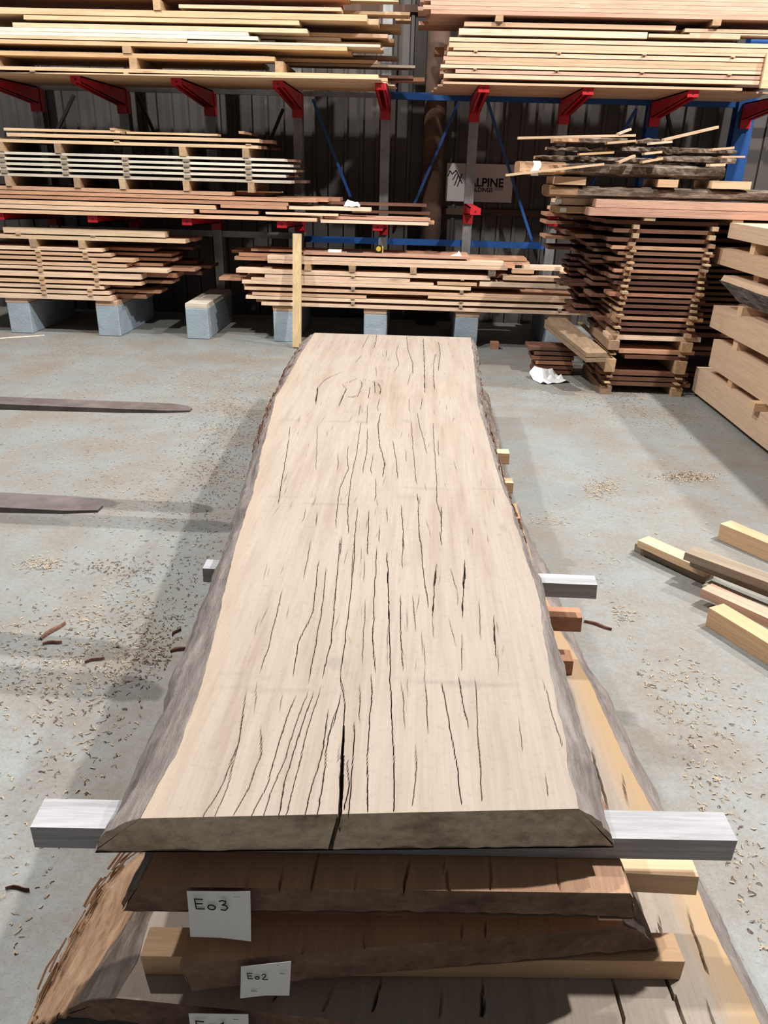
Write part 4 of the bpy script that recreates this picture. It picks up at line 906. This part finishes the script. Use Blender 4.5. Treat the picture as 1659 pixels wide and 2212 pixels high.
for p, w_, d_ in ((((655, 1125), (660, 960), (665, 830), (675, 700), (657, 560)), .010, .05), (((655, 560), (675, 420), (690, 300), (710, 100), (715, 0)), .003, .02), (((690, 1120), (700, 960), (710, 800), (712, 750)), .003, .03), (((868, 1120), (868, 900), (855, 650), (850, 400), (845, 200), (840, 80)), .004, .03), (((1138, 1115), (1120, 950), (1085, 750), (1060, 620)), .004, .03), (((1222, 1105), (1210, 900), (1195, 600)), .002, .012), (((1000, 820), (998, 700), (995, 600)), .002, .012), (((765, 1110), (760, 900), (778, 700), (780, 560)), .0025, .018), (((795, 560), (785, 430), (790, 250), (800, 60)), .0025, .018), (((905, 560), (895, 430), (893, 250)), .0025, .015), (((940, 1105), (960, 950), (950, 850)), .002, .01),
    (((565, 1130), (590, 950), (610, 800), (640, 700)), .0025, .02), (((515, 1135), (540, 1000), (590, 850), (610, 690)), .003, .02), (((410, 1130), (440, 960), (490, 800), (550, 620)), .0025, .02), (((285, 1140), (370, 980), (420, 800), (480, 630)), .0025, .02), (((345, 1130), (380, 1020), (440, 880), (470, 780), (530, 610)), .002, .012), (((440, 1120), (480, 960), (530, 760), (580, 600)), .002, .012), (((95, 1130), (200, 960), (260, 800), (290, 600)), .0022, .014), (((165, 1100), (220, 960), (270, 760)), .0018, .009), (((345, 740), (350, 850), (300, 980), (240, 1090)), .0022, .014),
    (((1140, 570), (1140, 420)), .009, .016), (((1143, 350), (1150, 120)), .006, .016), (((1125, 305), (1122, 250)), .012, .014), (((1122, 250), (1090, 150)), .002, .01), (((1115, 470), (1105, 420), (1088, 350)), .007, .012), (((1025, 430), (1020, 350)), .010, .014), (((1020, 350), (1030, 220), (1040, 130)), .005, .012), (((990, 540), (985, 450)), .007, .014), (((1278, 525), (1272, 430), (1268, 350)), .005, .012), (((1215, 450), (1210, 280)), .0015, .008), (((470, 560), (490, 430), (550, 300), (570, 100)), .0025, .016), (((530, 590), (560, 430), (590, 250), (600, 130)), .0022, .014), (((585, 570), (620, 420), (640, 200), (655, 20)), .003, .02), (((340, 540), (380, 420), (420, 250), (430, 210)), .0022, .012), (((740, 530), (750, 370), (755, 260)), .0015, .008), (((1005, 310), (985, 150), (970, 0)), .003, .02), (((900, 150), (905, 0)), .002, .012), (((955, 410), (940, 250)), .0018, .01), (((1170, 800), (1140, 690), (1130, 590)), .004, .014), (((420, 700), (425, 610)), .0015, .008), (((1495, 1100), (1480, 1000)), .0015, .008), (((910, 800), (905, 680), (895, 590)), .0015, .008), (((735, 760), (730, 600)), .002, .012), (((320, 700), (330, 560)), .0012, .006), (((680, 900), (690, 1000), (670, 1100)), .004, .03), (((630, 760), (655, 640)), .004, .02), (((1550, 900), (1500, 740), (1470, 620)), .0015, .008), (((510, 180), (540, 20)), .002, .01), (((700, 180), (705, 60)), .002, .01), (((750, 200), (750, 100)), .0015, .008), (((1060, 60), (1050, 0)), .004, .01)):
    C.append((A8(*p), w_, d_))
for p, w_, d_ in ((((790, 100), (745, 190)), .004, .02), (((740, 240), (700, 285)), .005, .02), (((842, 100), (835, 150), (820, 190)), .005, .02), (((440, 555), (450, 450), (475, 420)), .006, .02), (((470, 425), (510, 390), (560, 368), (615, 343)), .004, .016), (((745, 395), (800, 393), (850, 420)), .004, .016), (((850, 420), (868, 460), (862, 500)), .006, .02), (((610, 425), (640, 460), (615, 510), (590, 575)), .006, .02), (((608, 428), (660, 412), (720, 385)), .004, .014), (((735, 400), (745, 430), (715, 510)), .004, .016), (((655, 515), (715, 508)), .004, .014), (((825, 405), (833, 490)), .005, .016), (((797, 445), (785, 525)), .004, .014), (((1040, 110), (1045, 190), (1080, 290), (1080, 360)), .004, .02), (((1150, 125), (1158, 300), (1160, 490)), .005, .02), (((1230, 230), (1220, 300), (1218, 380), (1225, 470)), .004, .016), (((1250, 150), (1262, 230), (1250, 340)), .004, .016), (((985, 165), (970, 220), (988, 300), (955, 350)), .003, .014), (((1065, 365), (1045, 440)), .003, .012), (((1145, 520), (1130, 610)), .003, .014), (((1112, 620), (1120, 690), (1150, 790), (1175, 900)), .003, .014), (((1055, 520), (1055, 620)), .003, .014),
    (((735, 680), (720, 800), (705, 900), (680, 1010), (665, 1100), (650, 1250), (655, 1420)), .003, .016), (((780, 720), (775, 880), (745, 1020)), .003, .016), (((865, 620), (850, 700), (860, 830), (895, 960), (880, 1040)), .004, .02), (((655, 830), (645, 900), (655, 980), (600, 1110), (585, 1200), (570, 1380)), .0025, .014), (((270, 700), (262, 780)), .007, .02), (((262, 780), (245, 900), (215, 1080), (195, 1210)), .003, .02), (((945, 800), (970, 930), (980, 1060)), .003, .016), (((1070, 680), (1085, 900), (1105, 1100)), .0025, .014), (((1108, 1160), (1115, 1230)), .006, .016), (((1115, 1230), (1120, 1400), (1140, 1530)), .003, .02), (((1215, 690), (1225, 880), (1240, 1100), (1240, 1220), (1270, 1320), (1280, 1380)), .0025, .014), (((1272, 1250), (1270, 1440)), .004, .012), (((790, 1260), (785, 1400), (780, 1560)), .003, .02), (((715, 1240), (700, 1400), (690, 1560)), .003, .016), (((1005, 1230), (1015, 1400), (1020, 1530)), .003, .018), (((910, 1240), (912, 1350)), .002, .012), (((857, 1370), (857, 1480)), .003, .014), (((835, 1050), (835, 1160), (825, 1210)), .003, .014), (((610, 1430), (600, 1560)), .003, .016), (((450, 1260), (440, 1360)), .0025, .012), (((380, 1230), (350, 1340)), .002, .01), (((735, 560), (720, 640)), .003, .012), (((780, 560), (775, 700)), .002, .01), (((862, 520), (845, 590), (855, 610)), .003, .014), (((585, 880), (590, 950), (575, 1000)), .002, .01), (((820, 890), (800, 990), (810, 1030)), .002, .012), (((1035, 860), (1035, 950)), .002, .01), (((450, 700), (445, 850), (440, 1000)), .0012, .007), (((1250, 800), (1250, 920)), .003, .01), (((1475, 1400), (1480, 1440)), .004, .01), (((835, 310), (840, 380)), .002, .01), (((905, 200), (905, 250)), .002, .01)):
    C.append((A7(*p), w_, d_))
for _ in range(150):        # short faint drying checks
    yc = R(1.25, 5.7); xa, xb = float(np.interp(yc, *TL4)), float(np.interp(yc, *TR4)); xc = R(xa+.08, xb-.06); L_ = R(.03, .14)
    C.append(([(xc, yc), (xc+R(-.012, .012), yc+L_)], R(.0004, .0016), .006))
MKS = []
def mk(x0, x1, y0, y1, st, ch=0):
    a, b = az(Z4T, x0, (y0+y1)/2), az(Z4T, x1, (y0+y1)/2); c_, d_ = az(Z4T, x0, y1), az(Z4T, x0, y0)
    MKS.append(((a[0]+b[0])/2, (c_[1]+d_[1])/2, abs(b[0]-a[0])/2, max(.008, abs(d_[1]-c_[1])/2), st, ch))
for q in ((850, 1130, 1463, 1476, .5), (440, 745, 1478, 1488, .35), (470, 600, 1452, 1460, .3), (700, 750, 1415, 1445, .5), (860, 980, 1050, 1056, .3), (640, 790, 1084, 1089, .55), (765, 795, 908, 915, .5), (870, 890, 905, 914, .4), (700, 760, 907, 912, .3), (560, 650, 1068, 1073, .35), (850, 905, 1065, 1080, .3), (600, 645, 902, 910, .3), (862, 885, 1214, 1224, .35), (990, 1110, 1052, 1054, .4), (1080, 1095, 1130, 1150, .4), (1010, 1028, 840, 880, .3)): mk(*q)
tl4 = TL4[1][0]; 
front4 = lambda u: 1.068 + (1.15-1.068)*u
yb4 = lambda u: TL4[0][-1]*(1-u)+TR4[0][-1]*u
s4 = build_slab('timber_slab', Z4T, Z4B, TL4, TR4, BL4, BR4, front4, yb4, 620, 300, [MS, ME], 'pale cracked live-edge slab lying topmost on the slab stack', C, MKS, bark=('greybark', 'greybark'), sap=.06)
NB_ = 0
# stringy bark still hanging on the far part of the left edge
def stringy(parent, E, z0, y0, y1, side, n_, mat, label=None, top=None):
    vs_, fs = [], []
    for _ in range(n_):
        y = R(y0, y1); x = float(np.interp(y, E[0], E[1])); z = z0-R(0, .055) if top is None else R(.525, .60); x = x if top is None else x+(z-Z4B)/(Z4T-Z4B)*(float(np.interp(y, *top))-x); L = R(.03, .12); a = R(-.25, .25); w = R(.003, .006)
        p = np.array([x+side*R(.0, .016), y, z]); tg_ = (float(np.interp(y+.1, E[0], E[1]))-float(np.interp(y-.1, E[0], E[1])))/.2; dv = np.array([tg_+side*a*.35, 1.0, R(-.12, .1)])*L; nv = np.array([side*w*.6, 0, w])
        b = len(vs_); mid_ = p+dv*.5+np.array([side*R(0, .006), 0, R(-.004, .006)])
        for q in (p, mid_, p+dv): vs_ += [tuple(q-nv/2), tuple(q+nv/2)]
        fs += [(b, b+1, b+3, b+2), (b+2, b+3, b+5, b+4)]
    off = np.array(parent.location); o = mesh_obj('loose_bark', [tuple(np.array(q)-off) for q in vs_], fs, M[mat], parent=parent); o['kind'] = 'stuff'
    o.modifiers.new('t', 'SOLIDIFY').thickness = .002
    if label: o['label'] = label
stringy(s4, BL4, .60, 3.3, 5.85, -1, 480, 'redbark', 'stringy red-brown bark', top=TL4)
stringy(s4, BR4, .60, 2.3, 5.8, 1, 110, 'redbark', 'stringy red-brown bark', top=TR4)

def px_edge(pts, z): return interp(pts, z)
# E03
def lin(a, b): return (np.array([.9, 6.5]), np.array([a, b]))
TL3 = (np.array([.9, 1.06, 1.6, 3.2, 5.8]), np.array([-.505, -.50, -.47, -.45, -.62])); TR3 = (np.array([.9, 1.1, 1.6, 3.2, 5.8]), np.array([.48, .475, .455, .40, .47]))
BL3 = (TL3[0], TL3[1]-.045); BR3 = (TR3[0], TR3[1]+.02)
def crk(z, *pl): return [tuple(az(z, *q)[:2]) for q in pl]
c3 = [(crk(Z3T, (672, 1926), (686, 1850), (690, 1835)), .008, .03), (crk(Z3T, (602, 1925), (612, 1870)), .004, .015), (crk(Z3T, (870, 1928), (885, 1860)), .004, .02), (crk(Z3T, (970, 1930), (955, 1850)), .003, .015), (crk(Z3T, (1060, 1930), (1058, 1850)), .003, .015), (crk(Z3T, (765, 1920), (775, 1870)), .003, .01), (crk(Z3T, (530, 1920), (540, 1860)), .003, .01), (crk(Z3T, (1210, 1930), (1200, 1850)), .003, .01)]
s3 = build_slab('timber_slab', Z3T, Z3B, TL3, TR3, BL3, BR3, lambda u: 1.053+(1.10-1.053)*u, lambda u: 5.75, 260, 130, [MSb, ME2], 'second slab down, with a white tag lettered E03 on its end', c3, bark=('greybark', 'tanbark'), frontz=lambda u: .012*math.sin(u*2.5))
TL2 = (np.array([.9, 1.0, 1.6, 3.2, 5.8]), np.array([-.42, -.415, -.40, -.42, -.55])); TR2 = (np.array([.9, 1.14, 1.6, 3.2, 5.8]), np.array([.50, .495, .47, .44, .5]))
BL2 = (TL2[0], TL2[1]+.015); BR2 = (TR2[0], TR2[1]+.085)
c2 = [(crk(Z2T, (790, 2050), (786, 2000)), .008, .03), (crk(Z2T, (655, 2058), (658, 2010)), .005, .02), (crk(Z2T, (600, 2062), (607, 2015)), .003, .012), (crk(Z2T, (550, 2066), (560, 2010)), .004, .015), (crk(Z2T, (525, 2066), (532, 2015)), .003, .01), (crk(Z2T, (700, 2055), (703, 2010)), .003, .01), (crk(Z2T, (995, 2035), (997, 2010)), .006, .02), (crk(Z2T, (1050, 2030), (1050, 2008)), .005, .02)]
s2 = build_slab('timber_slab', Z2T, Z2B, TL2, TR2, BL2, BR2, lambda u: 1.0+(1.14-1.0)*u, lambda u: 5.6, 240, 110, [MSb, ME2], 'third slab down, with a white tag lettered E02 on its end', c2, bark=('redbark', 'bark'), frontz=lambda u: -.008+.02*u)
# E01: widest, with sapwood rim on the right and grey bark plus a peeling tan flange on the left
TL1 = interp([(251, 2156), (297, 2078), (322, 1990)], Z1T); TL1 = (np.append(TL1[0], [2.0, 3.4, 5.4]), np.append(TL1[1], [-.53, -.5, -.55]))
TR1 = interp([(1623, 2163), (1566, 2059), (1508, 1932), (1468, 1846), (1403, 1737), (1331, 1600), (1286, 1496), (1242, 1416), (1216, 1369), (1180, 1290), (1150, 1210)], Z1T)
BR1 = interp([(1645, 2178), (1602, 2084), (1566, 2015), (1526, 1943), (1482, 1849), (1425, 1739), (1350, 1583), (1314, 1512), (1274, 1456), (1238, 1369), (1207, 1297), (1187, 1238), (1135, 1154)], Z1B)
BL1 = interp([(135, 2186), (202, 2088), (270, 1987)], .10); BL1 = (np.append(BL1[0], [2.0, 3.4, 5.4]), np.append(BL1[1], [-.62, -.6, -.62]))
c1 = [(crk(Z1T, (1420, 1968), (1418, 1998)), .005, .02), (crk(Z1T, (1345, 2190), (1316, 2090)), .005, .02), (crk(Z1T, (1475, 2200), (1430, 2080), (1410, 1990)), .004, .02), (crk(Z1T, (1538, 2205), (1515, 2130)), .003, .014), (crk(Z1T, (1520, 2080), (1490, 1990), (1478, 1940)), .003, .014), (crk(Z1T, (1350, 1730), (1340, 1660)), .003, .012), (crk(Z1T, (1310, 1740), (1275, 1610)), .004, .015), (crk(Z1T, (810, 2180), (825, 2110)), .004, .015), (crk(Z1T, (1045, 2190), (1040, 2110)), .006, .02), (crk(Z1T, (700, 2190), (720, 2130)), .003, .01), (crk(Z1T, (950, 2200), (955, 2120)), .003, .01), (crk(Z1T, (590, 2180), (600, 2140)), .006, .02)]
MS1 = MS
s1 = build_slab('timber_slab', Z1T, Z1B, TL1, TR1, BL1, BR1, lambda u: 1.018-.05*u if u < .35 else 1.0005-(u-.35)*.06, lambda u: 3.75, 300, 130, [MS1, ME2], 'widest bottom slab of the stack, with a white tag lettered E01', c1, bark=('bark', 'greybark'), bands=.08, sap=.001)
# peeling tan bark flange on the left of the bottom slab
OF = interp([(57, 2176), (128, 2044), (189, 1940), (236, 1872), (297, 1845)], .045); OF = (np.append(OF[0], [2.1, 2.6]), np.append(OF[1], [-.70, -.66]))
vs_, fs = [], []; N1, N2 = 160, 24
for i in range(N1+1):
    y_ = 1.02+(2.5-1.02)*i/N1; xa = float(np.interp(y_, OF[0], OF[1])); xb = float(np.interp(y_, BL1[0], BL1[1]))+.01
    for j in range(N2+1):
        u = j/N2; e = mnoise.noise((y_*9, u*6, 2))+.6*mnoise.noise((y_*4, u*22, 5))
        vs_.append((xa*(1-u)+xb*u + ((.03*mnoise.noise((y_*13, 3, 3))+.015*mnoise.noise((y_*40, 3, 3))) if j == 0 else 0), y_ + (.03*mnoise.noise((u*9, 1, 6)) if i == 0 else 0), max(.006, .012+.095*u**.8+.011*e+.005*mnoise.noise((y_*30, u*40, 9)))))
for i in range(N1):
    for j in range(N2): a = i*(N2+1)+j; fs.append((a, a+1, a+N2+2, a+N2+1))
fl = mesh_obj('bark_flange', [tuple(np.array(q)-np.array(s1.location)) for q in vs_], fs, M['tanbark'], parent=s1, smooth=True); fl['label'] = 'peeling tan inner bark'
sm = fl.modifiers.new('t', 'SOLIDIFY'); sm.thickness = .012; sm.offset = -1
stringy(s1, (OF[0], OF[1]+.03), .085, 1.03, 1.9, -1, 60, 'tanbark', 'stringy tan bark')

# paper tags on the slab ends
def stroke_chars(s):
    E_ = [[(.55, 1), (0, 1), (.03, 0), (.6, .03)], [(.02, .52), (.5, .55)]]
    O_ = [[(.3+.26*math.cos(a), .24+.24*math.sin(a)) for a in np.linspace(1.2, 1.2+2*math.pi, 14)]]
    T3 = [[(.05, .9), (.25, 1), (.5, .92), (.45, .7), (.22, .55), (.5, .48), (.58, .25), (.4, .02), (.1, .05)]]
    T2 = [[(.05, .8), (.2, 1), (.48, .95), (.5, .7), (.05, .03), (.3, .0), (.7, .06)]]
    T1 = [[(.1, .8), (.3, 1), (.28, .0)], [(.1, .0), (.5, .02)]]
    return {'E': E_, 'o': O_, '3': T3, '2': T2, '1': T1}[s]
def paper_tag(parent, txt, corners, zc, Y, label, ht):
    """corners: photo corners TL TR BR BL on the end face"""
    pts = [ay(Y, *q) for q in corners]; o0 = np.array(parent.location); TLc, TRc, BRc, BLc = [np.array(p) for p in pts]
    vs_, fs = [], []
    for j in range(5):
        for i in range(5):
            u, v_ = i/4, j/4; p = (TLc*(1-u)+TRc*u)*(1-v_)+(BLc*(1-u)+BRc*u)*v_; p = p+np.array([0, -.003-.006*abs(u-.5)*v_-.008*v_**2, 0]); vs_.append(tuple(p-o0))
    for j in range(4):
        for i in range(4): a = j*5+i; fs.append((a, a+5, a+6, a+1))
    tg = mesh_obj('paper_tag', vs_, fs, M['paper'], parent=parent); tg['label'] = label; tg.modifiers.new('t', 'SOLIDIFY').thickness = .0008
    ux = (TRc-TLc); w = np.linalg.norm(ux); ux = ux/w; uz = np.array([0, 0, 1.0])
    st = []; x0 = .13*w
    for ch in txt:
        for pl in stroke_chars(ch): st.append([(x0+a*ht*(.95), b*ht) for a, b in pl])
        x0 += ht*(.78 if ch == 'E' else .8)
    org = TLc + uz*(-(.10*w) - ht) - o0
    rb = ribbon('lettering', st, ht*.075, M['ink'], parent=tg, y=0, t=.0012); rb.location = tuple(org+np.array([0, -.0075, 0])); rb.rotation_euler = (math.radians(4), 0, math.atan2(ux[1], ux[0]))
    for fx, fz in ((.8, .07),) if txt != 'Eo2' else ((.84, .3), (.25, .8)):
        bm = bmesh.new(); bbar(bm, (-.006, 0, 0), (.006, 0, 0), .001, .0015); sp_ = bm_obj('staple', bm, M['steelwire'], tg); sp_.location = tuple(TLc+ux*w*fx+uz*(-(TLc[2]-BLc[2])*fz)-o0+np.array([0, -.008-.005*fz, 0]))
def yface(u, a, b): return a+(b-a)*u
paper_tag(s3, 'Eo3', [(404, 1922), (541, 1923), (545, 2020), (415, 2010)], 0, 1.050, 'white paper tag lettered E03', .030)
paper_tag(s2, 'Eo2', [(521, 2085), (629, 2074), (627, 2136), (522, 2142)], 0, 1.012, 'white paper tag lettered E02', .018)
paper_tag(s1, 'Eo1', [(408, 2186), (537, 2188), (540, 2260), (420, 2258)], 0, 0.985, 'white paper tag lettered E01', .030)

# bearers between the slabs
def bearer(x0, x1, y0, y1, z0, z1, mat, label):
    vs_, fs = board_mesh(x1-x0, y1-y0, z1-z0-.002, seg=3, jit=.002); o = mesh_obj('bearer', vs_, fs, M[mat], loc=((x0+x1)/2, y0, z0+.001)); tag(o, label, 'bearer')
    return o
bearer(-.75, .712, 1.16, 1.24, Z3T+.001, Z4B, 'greybearer', 'weathered grey bearer under the front end of the topmost slab').rotation_euler = (0, 0, .042)
bearer(-.43, .672, 1.225, 1.29, Z3B-.06, Z3B, 'bearer', 'pale bearer under the front end of the slab tagged E03')
bearer(-.53, .635, 1.10, 1.17, Z1T, Z2B, 'bearer', 'pale bearer under the front end of the slab tagged E02').rotation_euler = (0, 0, .05)
bearer(-.69, .65, 2.262, 2.33, Z3T, Z4B-.004, 'greybearer', 'grey bearer at mid length under the topmost slab')
bearer(-.50, .622, 2.28, 2.35, Z2T, Z3B, 'redbearer', 'brown bearer at mid length under the slab tagged E03')
bearer(-.48, .60, 2.23, 2.30, Z1T, Z2B, 'redbearer', 'brown bearer at mid length under the slab tagged E02')
bearer(-.50, .493, 3.545, 3.61, Z3T, Z4B, 'bearer', 'pale bearer under the far part of the topmost slab')
bearer(-.50, .52, 3.52, 3.59, Z2T, Z3B, 'bearer', 'pale bearer under the far part of the slab tagged E03')
bearer(-.50, .557, 3.42, 3.49, Z1T, Z2B, 'redbearer', 'brown bearer under the far part of the slab tagged E02')
for k, (y_, nm) in enumerate(((1.3, 'front end'), (2.4, 'middle'), (3.5, 'far end'))):
    bearer(-.55, .6, y_, y_+.09, 0, Z1B, 'bearer', 'floor bearer under the %s of the bottom slab' % nm)
for k, y_ in enumerate((4.9,)):
    bearer(-.5, .42, y_, y_+.07, Z3T, Z4B, 'bearer', 'bearer under the barky far end of the topmost slab'); bearer(-.5, .42, y_, y_+.07, Z2T, Z3B, 'bearer', 'bearer under the barky far end of the slab tagged E03')
    bearer(-.5, .42, y_, y_+.09, 0, Z2B, 'bearer', 'tall floor bearer under the far end of the slab tagged E02')

for k, (a, b, w, mt, lab) in enumerate((((88, 1380), (138, 1345), .022, 'redbark', 'long red-brown bark strip on the floor in the fork shadow'), ((92, 1391), (134, 1385), .014, 'redbark', 'short dark bark strip beside the long red-brown one'), ((1262, 1342), (1322, 1358), .016, 'redbark', 'dark splinter stick poking out beside the mid-length bearers'), ((368, 1407), (402, 1398), .02, 'redbark', 'ragged bark piece at the edge of the slab stack shadow'), ((183, 1431), (225, 1420), .008, 'redbark', 'thin dark twig on the dusty floor'), ((12, 1920), (65, 1918), .005, 'redbark', 'thin curved wood splinter on the bare concrete'), ((0, 731), (96, 724), .03, 'white', 'flat pale stick lying in front of the piers'), ((372, 1372), (388, 1358), .01, 'redbark', 'tiny red splinter beside the slab stack'))):
    p, q = az(.006, *a), az(.006, *b); N = 8; vs_, fs = [], []; dv = (q-p); L = np.linalg.norm(dv); nv = np.array([-dv[1], dv[0], 0])/L
    for i in range(N+1):
        u = i/N; ww = w*(.35+.65*math.sin(math.pi*min(.93, max(.07, u)))); c_ = p+dv*u+nv*.006*math.sin(u*5)-p
        for s_, zz_ in ((-.5, -.004), (.5, -.004), (.3, .006), (-.3, .006)): r_ = c_+nv*ww*s_; vs_.append((r_[0], r_[1], zz_))
    for i in range(N):
        for j in range(4): e, f_ = 4*i+j, 4*i+(j+1) % 4; fs.append((e, e+4, f_+4, f_))
    fs += [(0, 1, 2, 3), (4*N+3, 4*N+2, 4*N+1, 4*N)]
    tag(mesh_obj('bark_strip' if mt != 'white' else 'flat_stick', vs_, fs, M[mt], loc=tuple(p)), lab, 'bark' if mt != 'white' else 'stick')

# ------------------------------------------------------------------ shavings and bark litter
bpy.context.view_layer.update()
FOOT = []
for o in COL.objects:
    if o.type != 'MESH' or o.get('kind') in ('structure', 'stuff') or o.parent is not None: continue
    cs = [o.matrix_world @ Vector(q) for q in o.bound_box]
    if min(q.z for q in cs) < .03 and not o.name.startswith('loose_plank'): FOOT.append((min(q.x for q in cs)-.01, max(q.x for q in cs)+.01, min(q.y for q in cs)-.01, max(q.y for q in cs)+.01))
def clear(x, y):
    if -.62 < x < .66 and .95 < y < 5.8: return False
    if -.9 < x < .92 and .95 < y < 3.85: return False
    if x > 1.05 and y < 3.75 and y > 2.0 and (x-1.05) > .9*max(0, 2.75-y) and x < 4: 
        if y > 2.3 and x > 1.15: return False
    return not any(a < x < b and c < y < d for a, b, c, d in FOOT)
def flakes(pts, lmin, lmax, zmax=.005):
    for (x, y) in pts:
        if not clear(x, y): continue
        L = R(lmin, lmax); w = R(.002, .005); a = R(0, 6.283); c_, s_ = math.cos(a), math.sin(a); h = R(.001, zmax); b = len(LV); cv = R(-.4, .4)*L
        for q, (u, hh, off) in enumerate(((-.5, 0, 0), (0, h, cv), (.5, R(0, h), 0))):
            for sd in (-.5, .5):
                lx, ly = u*L, sd*w+off; LV.append((x+lx*c_-ly*s_, y+lx*s_+ly*c_, .0015+hh+(.0015 if sd > 0 else 0)))
        LF.extend([(b, b+1, b+3, b+2), (b+2, b+3, b+5, b+4)])
LV, LF = [], []
def scatter(n, region, spread=None):
    """n floor points around photo-located drifts: (x, y, half-width, half-height, share)"""
    out = []; wts = np.array([q[4] for q in region]); wts = wts/wts.sum()
    for k in rng.choice(len(region), n, p=wts):
        x, y, rx, ry, _ = region[k]; c_ = az(0, x+rng.normal()*rx, min(2300, max(705, y+rng.normal()*ry))); out.append((c_[0], c_[1]))
    return out
drift = [(300, 800, 180, 45, 3), (450, 850, 90, 40, 2), (100, 740, 120, 20, 1.5), (560, 790, 40, 60, 1), (500, 930, 50, 60, 1.5), (200, 960, 160, 80, 1.5), (350, 1110, 120, 60, 1), (90, 1220, 25, 8, .5), (300, 1350, 90, 60, 1.2), (120, 1420, 100, 60, 1.2), (200, 1600, 140, 160, .8), (60, 1900, 60, 200, .3),
         (1180, 1150, 30, 18, 1), (1190, 830, 60, 25, 1.5), (1360, 860, 60, 22, 1.5), (1450, 900, 60, 20, .8), (1300, 1055, 18, 10, .7), (1490, 1032, 30, 5, 1.2), (1290, 1330, 40, 12, .8), (1360, 1560, 50, 60, .7), (1500, 1500, 120, 100, .7), (1560, 1950, 60, 160, .6), (1400, 1000, 160, 100, .8), (1450, 1680, 80, 80, .5), (1250, 1250, 40, 60, .4)]
flakes(scatter(9500, drift), .007, .022); n_pale = len(LF)
dark = [(420, 1150, 60, 110, 2), (470, 1000, 40, 60, 2), (330, 1350, 70, 50, 1.2), (250, 1230, 60, 12, .8), (120, 1420, 80, 60, 1.2), (250, 1560, 90, 120, 1), (330, 1420, 40, 30, .8), (520, 900, 40, 50, 1.6), (1350, 870, 70, 25, .8), (1540, 1960, 60, 160, .6), (1480, 1030, 30, 5, .6), (200, 900, 140, 120, .8), (1500, 1480, 90, 90, .4)]
flakes(scatter(2200, dark), .006, .022)
lt = tag(mesh_obj('wood_shavings', LV, LF, [M['shaving'], M['shaving_dark']]), 'pale curled shavings and dark bark crumbs strewn over the concrete floor', 'shavings', kind='stuff')
lt.data.polygons.foreach_set('material_index', np.array([0]*n_pale+[1]*(len(LF)-n_pale), dtype=np.int32))
